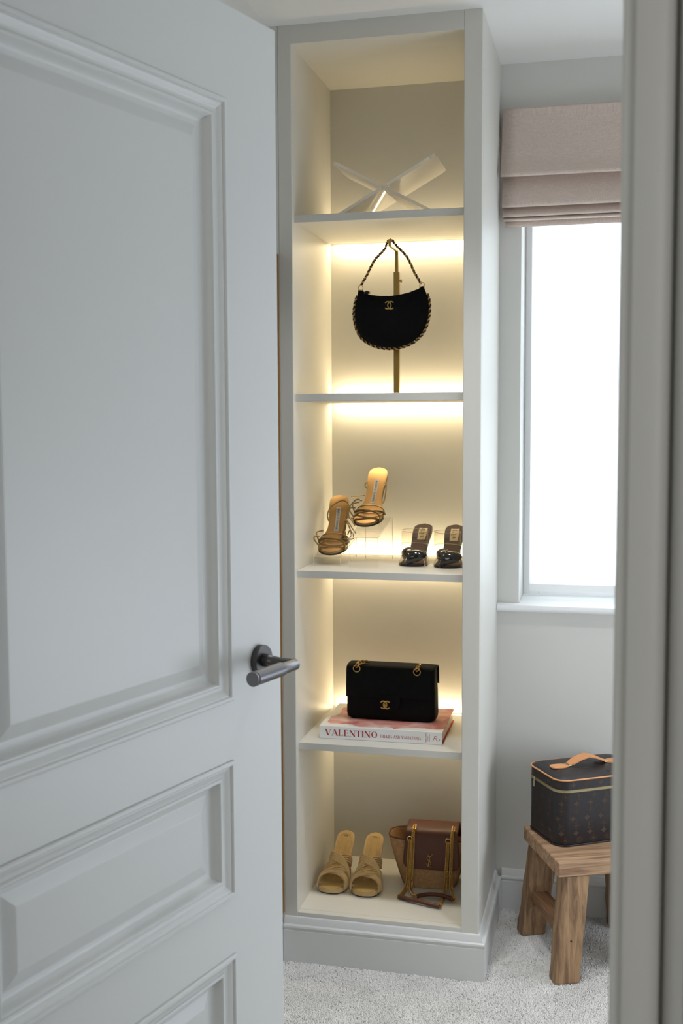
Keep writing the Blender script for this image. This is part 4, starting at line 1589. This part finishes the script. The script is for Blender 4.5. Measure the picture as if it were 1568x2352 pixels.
mono([(-.0035, .0185, .0), (-.0015, .012, .0), (.0010, .0065, .0)], .0008)
mono([(.0095, .0185, .0006), (.004, .010, .0006), (.0010, .0060, .0006), (-.001, -.005, .0006), (-.003, -.0185, .0006)], .0008)
mono([(.0065, .0085, .0), (.004, .0105, .0), (-.0025, .0110, .0), (-.0055, .0065, .0), (-.004, .0015, .0), (.0005, -.0010, .0), (.0042, -.0055, .0), (.0042, -.0110, .0), (.0005, -.0140, .0), (-.0045, -.0135, .0), (-.0072, -.0095, .0)], .00085)
mono([(.0030, .0045, .0010), (.0010, -.004, .0010), (-.0030, -.0185, .0010)], .0007)
mono([(-.0030, -.0185, .0004), (.0015, -.0180, .0004), (.0068, -.0185, .0004)], .0008)
b.build('monogram', M_gold, bb, smooth=True)
for sx in (-1, 1):
    cx = -.0555 if sx < 0 else .0500
    b = MB()
    ring(b, (cx - .004, -.0105, .1420), (1, 0, 0), (0, 0, 1), .0066, .0014)
    b.build('eyelet', M_gold, bb, smooth=True)
ch_mat = M_gold
zf = .0035
HL0, HR0 = Vector((-.0800, -.078, zf + .002)), Vector((.0330, -.122, zf + .002))
H20, H21 = Vector((-.0330, -.074, zf + .005)), Vector((.0680, -.078, zf + .004))
chains = [
    [(-.0595, -.0125, .139), (-.0610, -.0135, .10), (-.0640, -.0135, .06), (-.0660, -.015, .022), (-.069, -.024, .0065), (-.075, -.055, zf), HL0],
    [(-.0470, .020, .1720), (-.0480, -.0060, .1700), (-.0500, -.0125, .155), (-.0510, -.0135, .10), (-.0540, -.0135, .05), (-.0550, -.015, .020), (-.0545, -.030, .006), (-.045, -.055, zf), H20],
    [(.0455, -.0125, .139), (.0440, -.0135, .10), (.0415, -.0135, .06), (.0400, -.015, .020), (.0385, -.034, .006), (.0365, -.080, zf + .001), HR0],
    [(.0595, .020, .1720), (.0590, -.0060, .1700), (.0570, -.0125, .155), (.0555, -.0135, .10), (.0540, -.0135, .05), (.0545, -.015, .020), (.0580, -.030, .006), (.0640, -.055, zf), H21]]
for p in chains:
    b = MB()
    chain_links(b, catmull(p, 8), .0108, .0015, .0078)
    b.build('chain', M_gold, bb, smooth=True)['kind'] = 'stuff'
for p0, p1, sag in ((HL0, HR0, Vector((.002, -.006, 0))), (H20, H21, Vector((0, .014, 0)))):
    mid_ = (p0 + p1) / 2 + sag + Vector((0, 0, .0035))
    h_ = MB().tube(catmull([p0, p0.lerp(mid_, .5) + sag * .35, mid_, p1.lerp(mid_, .5) + sag * .35, p1], 8), .0060, 10, flat=.9, up=(0, 0, 1)).build('shoulder_pad', M_tan, bb, smooth=True)
    for p in (p0, p1):
        ring(MB(), p, (1, .2, 0), (0, .3, 1), .0055, .0014, n=16).build('pad_ring', M_gold, h_, smooth=True)

# ------------------------------------------------------------------ stool and train case
SH = .31
so = thing('wooden_stool', (.1985, .0230, 0), math.radians(23), 'low rustic elm stool by the window wall', 'stool')
SL, SD = .312, .272


def rough_box(b, bot, topp, cuts=6, j=.0016, seed=1):
    rnd = random.Random(seed)
    rings = []
    for i in range(cuts + 1):
        k = i / cuts
        r_ = []
        for p, q in zip(bot, topp):
            v = Vector(p).lerp(Vector(q), k)
            r_.append(v + Vector((rnd.uniform(-j, j), rnd.uniform(-j, j), 0)))
        rings.append(r_)
    return b.loft(rings)


b = MB()
b.loft([[(x, y + .0008 * math.sin(40 * x), z) for y, z in ((0, SH - .038), (SD, SH - .038), (SD, SH), (SD * .66, SH - .0008), (SD * .33, SH + .0002), (0, SH))] for x in [SL * i / 8 for i in range(9)]])
b.build('seat', M_wood_x, so, bevel=.0028)


def quad4(u0, u1, v0, v1, z):
    return [(u0, v0, z), (u1, v0, z), (u1, v1, z), (u0, v1, z)]


zt_ = SH - .0385
legs = [((-.012, .054, -.014, .032), (.012, .085, .004, .050)), ((-.006, .062, .262, .307), (.014, .088, .224, .268)),
        ((.256, .322, -.010, .034), (.226, .298, .006, .050)), ((.256, .322, .258, .303), (.228, .300, .222, .266))]
for i, (bo, tp) in enumerate(legs):
    b = MB()
    rough_box(b, quad4(*bo, .0), quad4(*tp, zt_), 7, .0014, 11 + i)
    lg_ = b.build('leg', M_wood_z, so, bevel=.004)
    if i == 0:
        MB().lathe([(0, 0), (.0030, .0), (.0026, .0012), (0, .0016)], 12, Matrix.Translation((.032, -.0062, .108)) @ Matrix.Rotation(math.radians(86), 4, 'X')).build('peg', M_brown, lg_)
b = MB()
rough_box(b, [(.012, .030, .104), (.060, .030, .104), (.060, .030, .132), (.012, .030, .132)], [(.016, .262, .104), (.062, .262, .104), (.062, .262, .132), (.016, .262, .132)], 6, .001, 31)
b.build('stretcher', M_wood_y, so, bevel=.003)
b = MB()
rough_box(b, [(.256, .030, .104), (.298, .030, .104), (.298, .030, .132), (.256, .030, .132)], [(.256, .262, .104), (.298, .262, .104), (.298, .262, .132), (.256, .262, .132)], 6, .001, 32)
b.build('stretcher', M_wood_y, so, bevel=.003)

CA = math.radians(31.5)
ca = thing('vanity_case', (.1926, .1220, SH + .0006), CA, 'dark monogram vanity case with tan handle standing on the stool', 'case')
CL, CD_, CR = .262, .176, .034


def case_ring(z, inset=0.0, n=7):
    pts = []
    r_ = max(CR - inset, .006)
    k_ = inset + r_
    for cx, cy, a0 in ((CL - k_, CD_ - k_, 0), (k_, CD_ - k_, 90), (k_, k_, 180), (CL - k_, k_, 270)):
        for i in range(n + 1):
            a = math.radians(a0 + 90 * i / n)
            pts.append((cx + r_ * math.cos(a), cy + r_ * math.sin(a), z))
    return pts


ZIPZ, PIPZ = .1475, .1765
b = MB()
b.loft([case_ring(.0002, .006), case_ring(.003, .001), case_ring(.008, -.0005), case_ring(.07, .0), case_ring(ZIPZ - .004, 0), case_ring(ZIPZ - .003, .002)])
b.build('case_body', M_canvas, ca, smooth=True, angle=35)
b = MB()
b.loft([case_ring(ZIPZ + .003, .002), case_ring(ZIPZ + .004, 0), case_ring(PIPZ - .002, .0)] + [case_ring(PIPZ + dz, ins) for ins, dz in ((.002, .0005), (.008, .0045), (.02, .0075), (.04, .0092), (.07, .010))])
lid = b.build('lid', M_canvas, ca, smooth=True, angle=35)
MB().tube(case_ring(PIPZ, -.0008, 10), .0021, 8, closed=True, up=(0, 0, 1)).build('piping', M_vach, lid, smooth=True)
MB().tube(case_ring(.0035, -.0008, 10), .0014, 8, closed=True, up=(0, 0, 1)).build('piping', M_canvas, ca, smooth=True)
b = MB()
b.loft([case_ring(ZIPZ - .0046, .0006), case_ring(ZIPZ + .0046, .0006)], True, False, False)
zt2 = b.build('zip_tape', M_ziptape, ca)
b = MB()
loop = resample([Vector(p) for p in case_ring(ZIPZ, -.0004, 10)] + [Vector(case_ring(ZIPZ, -.0004, 10)[0])], .0021)
for i in range(len(loop) - 1):
    p, q = loop[i], loop[i + 1]
    d_ = (q - p).normalized()
    n_ = Vector((d_.y, -d_.x, 0))
    h_ = .0034
    o_ = Vector((0, 0, .0003 if i % 2 else -.0003))
    c0, c1 = p + d_ * .0003 + o_, p + d_ * .0017 + o_
    b.hexa([c0 - n_ * .001 - Vector((0, 0, h_)), c1 - n_ * .001 - Vector((0, 0, h_)), c1 + n_ * .0014 - Vector((0, 0, h_)), c0 + n_ * .0014 - Vector((0, 0, h_))],
           [c0 - n_ * .001 + Vector((0, 0, h_)), c1 - n_ * .001 + Vector((0, 0, h_)), c1 + n_ * .0014 + Vector((0, 0, h_)), c0 + n_ * .0014 + Vector((0, 0, h_))])
b.build('zip_teeth', M_zip, zt2)['kind'] = 'stuff'
b = MB()
b.tube([(-.003, .128, ZIPZ + .006), (-.004, .128, ZIPZ)], .004, 8, flat=.6)
b.tube([(-.004, .128, ZIPZ - .001), (-.0045, .128, ZIPZ - .010), (-.0045, .128, ZIPZ - .021)], [.0016, .0034, .0028], 8, flat=.4)
b.build('zip_pull', M_zip, ca, smooth=True)

# printed monogram: letters and little flowers in rows round the case and on the lid
per = []
perim = [Vector(p) for p in case_ring(0, -.0007, 10)]
perim = perim[22:] + perim[:22]          # start on the left side
plen = [0.0]
for p, q in zip(perim, perim[1:] + perim[:1]):
    plen.append(plen[-1] + (q - p).length)


def wrap(u, z):
    u = u % plen[-1]
    for i in range(len(perim)):
        if plen[i + 1] >= u:
            t = (u - plen[i]) / (plen[i + 1] - plen[i])
            p = perim[i].lerp(perim[(i + 1) % len(perim)], t)
            return Vector((p.x, p.y, z))
    return perim[0]


def star(fm, cx, cy, r_, rot_=0.0, hollow=False):
    b = MB_print
    for k in range(4):
        a = rot_ + k * math.pi / 2
        p = [(cx, cy)] if not hollow else [(cx + .25 * r_ * math.cos(a), cy + .25 * r_ * math.sin(a))]
        l_ = (cx + .48 * r_ * math.cos(a - .72), cy + .48 * r_ * math.sin(a - .72))
        t_ = (cx + r_ * math.cos(a), cy + r_ * math.sin(a))
        r2_ = (cx + .48 * r_ * math.cos(a + .72), cy + .48 * r_ * math.sin(a + .72))
        b.quad(*[fm(*q) for q in (p[0], l_, t_, r2_)])


def loopline(fm, pts, w):
    for p, q in zip(pts, pts[1:] + pts[:1]):
        d_ = Vector((q[0] - p[0], q[1] - p[1]))
        n_ = Vector((-d_.y, d_.x)).normalized() * w / 2
        MB_print.quad(fm(p[0] + n_.x, p[1] + n_.y), fm(p[0] - n_.x, p[1] - n_.y), fm(q[0] - n_.x, q[1] - n_.y), fm(q[0] + n_.x, q[1] + n_.y))


def motif(kind, fm, cx, cy, s=1.0):
    if kind == 0:       # two letters, one over the other
        for (x0, y0, x1, y1, w) in ((-.0060, .0085, -.0005, -.0055, .0020), (-.0005, -.0055, .0060, .0085, .0009), (-.0080, .0085, -.0040, .0085, .0008), (.0040, .0085, .0080, .0085, .0008),
                                    (-.0040, .0035, -.0075, -.0095, .0022), (-.0080, -.0095, .0060, -.0095, .0013), (.0058, -.0095, .0072, -.0055, .0010), (-.0065, .0035, -.0020, .0035, .0009)):
            d_ = Vector((x1 - x0, y1 - y0))
            n_ = Vector((-d_.y, d_.x)).normalized() * w / 2
            q = [(x0 + n_.x, y0 + n_.y), (x0 - n_.x, y0 - n_.y), (x1 - n_.x, y1 - n_.y), (x1 + n_.x, y1 + n_.y)]
            MB_print.quad(*[fm(cx + s * a, cy + s * c) for a, c in q])
    elif kind == 1:     # four-pointed flower
        star(fm, cx, cy, .0090 * s)
    elif kind == 2:     # flower in a ring
        loopline(fm, [(cx + .0086 * s * math.cos(2 * math.pi * k / 16), cy + .0086 * s * math.sin(2 * math.pi * k / 16)) for k in range(16)], .0009)
        for k in range(4):
            a = k * math.pi / 2
            loopline(fm, [(cx + .0040 * s * math.cos(a) + .0026 * s * math.cos(2 * math.pi * j / 7), cy + .0040 * s * math.sin(a) + .0026 * s * math.sin(2 * math.pi * j / 7)) for j in range(7)], .0011)
    else:               # flower in a curved diamond
        pts = []
        for k in range(4):
            a = k * math.pi / 2
            pts.append((cx + .0105 * s * math.cos(a), cy + .0105 * s * math.sin(a)))
            pts.append((cx + .0062 * s * math.cos(a + math.pi / 4), cy + .0062 * s * math.sin(a + math.pi / 4)))
        loopline(fm, pts, .0009)
        star(fm, cx, cy, .0052 * s, 0)


MB_print = MB()
rowsP = [(.133, (0, 3), 0.0), (.1135, (1, 1), .5), (.094, (2, 3), -.5), (.074, (1, 1), 0.0), (.0545, (3, 0), -.5), (.035, (1, 1), 0.5), (.0165, (2, 3), 0.0)]
for z, kinds, ph in rowsP:
    n_ = int(plen[-1] / .0410)
    st_ = plen[-1] / n_
    for i in range(n_):
        motif(kinds[i % 2], wrap, (i + ph * .5 + (.5 if kinds == (1, 1) else 0)) * st_, z)
MB_print.build('monogram_print', M_print, ca, fix=False)['kind'] = 'stuff'
MB_print = MB()
n_ = int(plen[-1] / .0410)
for i in range(n_):
    motif((2, 1)[i % 2], wrap, (i + .5) * plen[-1] / n_, .1640, .95)


def lidmap(x, y):
    e = min(x, CL - x, y, CD_ - y)
    dz = interp([(0, .0), (.002, .0005), (.008, .0045), (.02, .0075), (.04, .0092), (.07, .010), (.2, .010)], e)
    return Vector((x, y, PIPZ + dz + .0008))


for r_, (kk, y) in enumerate((((0, 1), .026), ((1, 0), .056), ((0, 1), .088), ((1, 0), .120), ((0, 1), .150))):
    for i in range(6):
        x = .030 + .041 * i + (.0 if r_ % 2 else .008)
        if x < CL - .02:
            motif(kk[i % 2], lidmap, x, y, .9)
MB_print.build('monogram_print', M_print, lid, fix=False)['kind'] = 'stuff'

# handle: leather strap between two tabs
hz0 = PIPZ + .0105
yc = CD_ / 2
h_ = MB()
for sx, x_, in ((1, .052), (-1, CL - .052)):
    pass
tabs = []
for sx, x_ in ((1, .030), (-1, CL - .030)):
    pts = rounded([(-.006, -.0165), (.028, -.0165), (.044, -.0100), (.044, .0100), (.028, .0165), (-.006, .0165)], [.015, .006, .002, .002, .006, .015], 5)
    MB().prism(pts, lambda u, v: (x_ + sx * u, yc + v, hz0 - .001), lambda u, v: (x_ + sx * u, yc + v, hz0 + .0022)).build('handle_tab', M_vach, lid, bevel=.0006)
    tabs.append(x_ + sx * .046)
x0_, x1_ = tabs
path = catmull([(x0_ - .001, yc, hz0 + .003), (x0_ + .010, yc, hz0 + .0075), (x0_ + .030, yc, hz0 + .0165), (x0_ + .050, yc, hz0 + .0215), ((x0_ + x1_) / 2, yc, hz0 + .023), (x1_ - .050, yc, hz0 + .0215), (x1_ - .030, yc, hz0 + .0165), (x1_ - .010, yc, hz0 + .0075), (x1_ + .001, yc, hz0 + .003)], 7)
b = MB()
npth = len(path)
rad = []
rings = []
for i, p in enumerate(path):
    k = abs(-1 + 2 * i / (npth - 1))
    w_ = .0165 - .0065 * smoothstep(.62, 1.0, k)
    tn_ = .0026
    rings.append([(p.x, p.y - w_, p.z - tn_), (p.x, p.y + w_, p.z - tn_), (p.x, p.y + w_, p.z + tn_), (p.x, p.y - w_, p.z + tn_)])
b.loft(rings)
hn = b.build('handle', M_vach, lid, smooth=True, angle=40, bevel=.001)
b = MB()
for x_ in tabs:
    loop = [(x_ - .0035, yc - .0115, hz0 + .0028), (x_ + .0035, yc - .0115, hz0 + .0028), (x_ + .0035, yc + .0115, hz0 + .0028), (x_ - .0035, yc + .0115, hz0 + .0028)]
    MB().tube(loop, .0016, 8, closed=True, up=(0, 0, 1)).build('handle_ring', M_zip, hn, smooth=True)
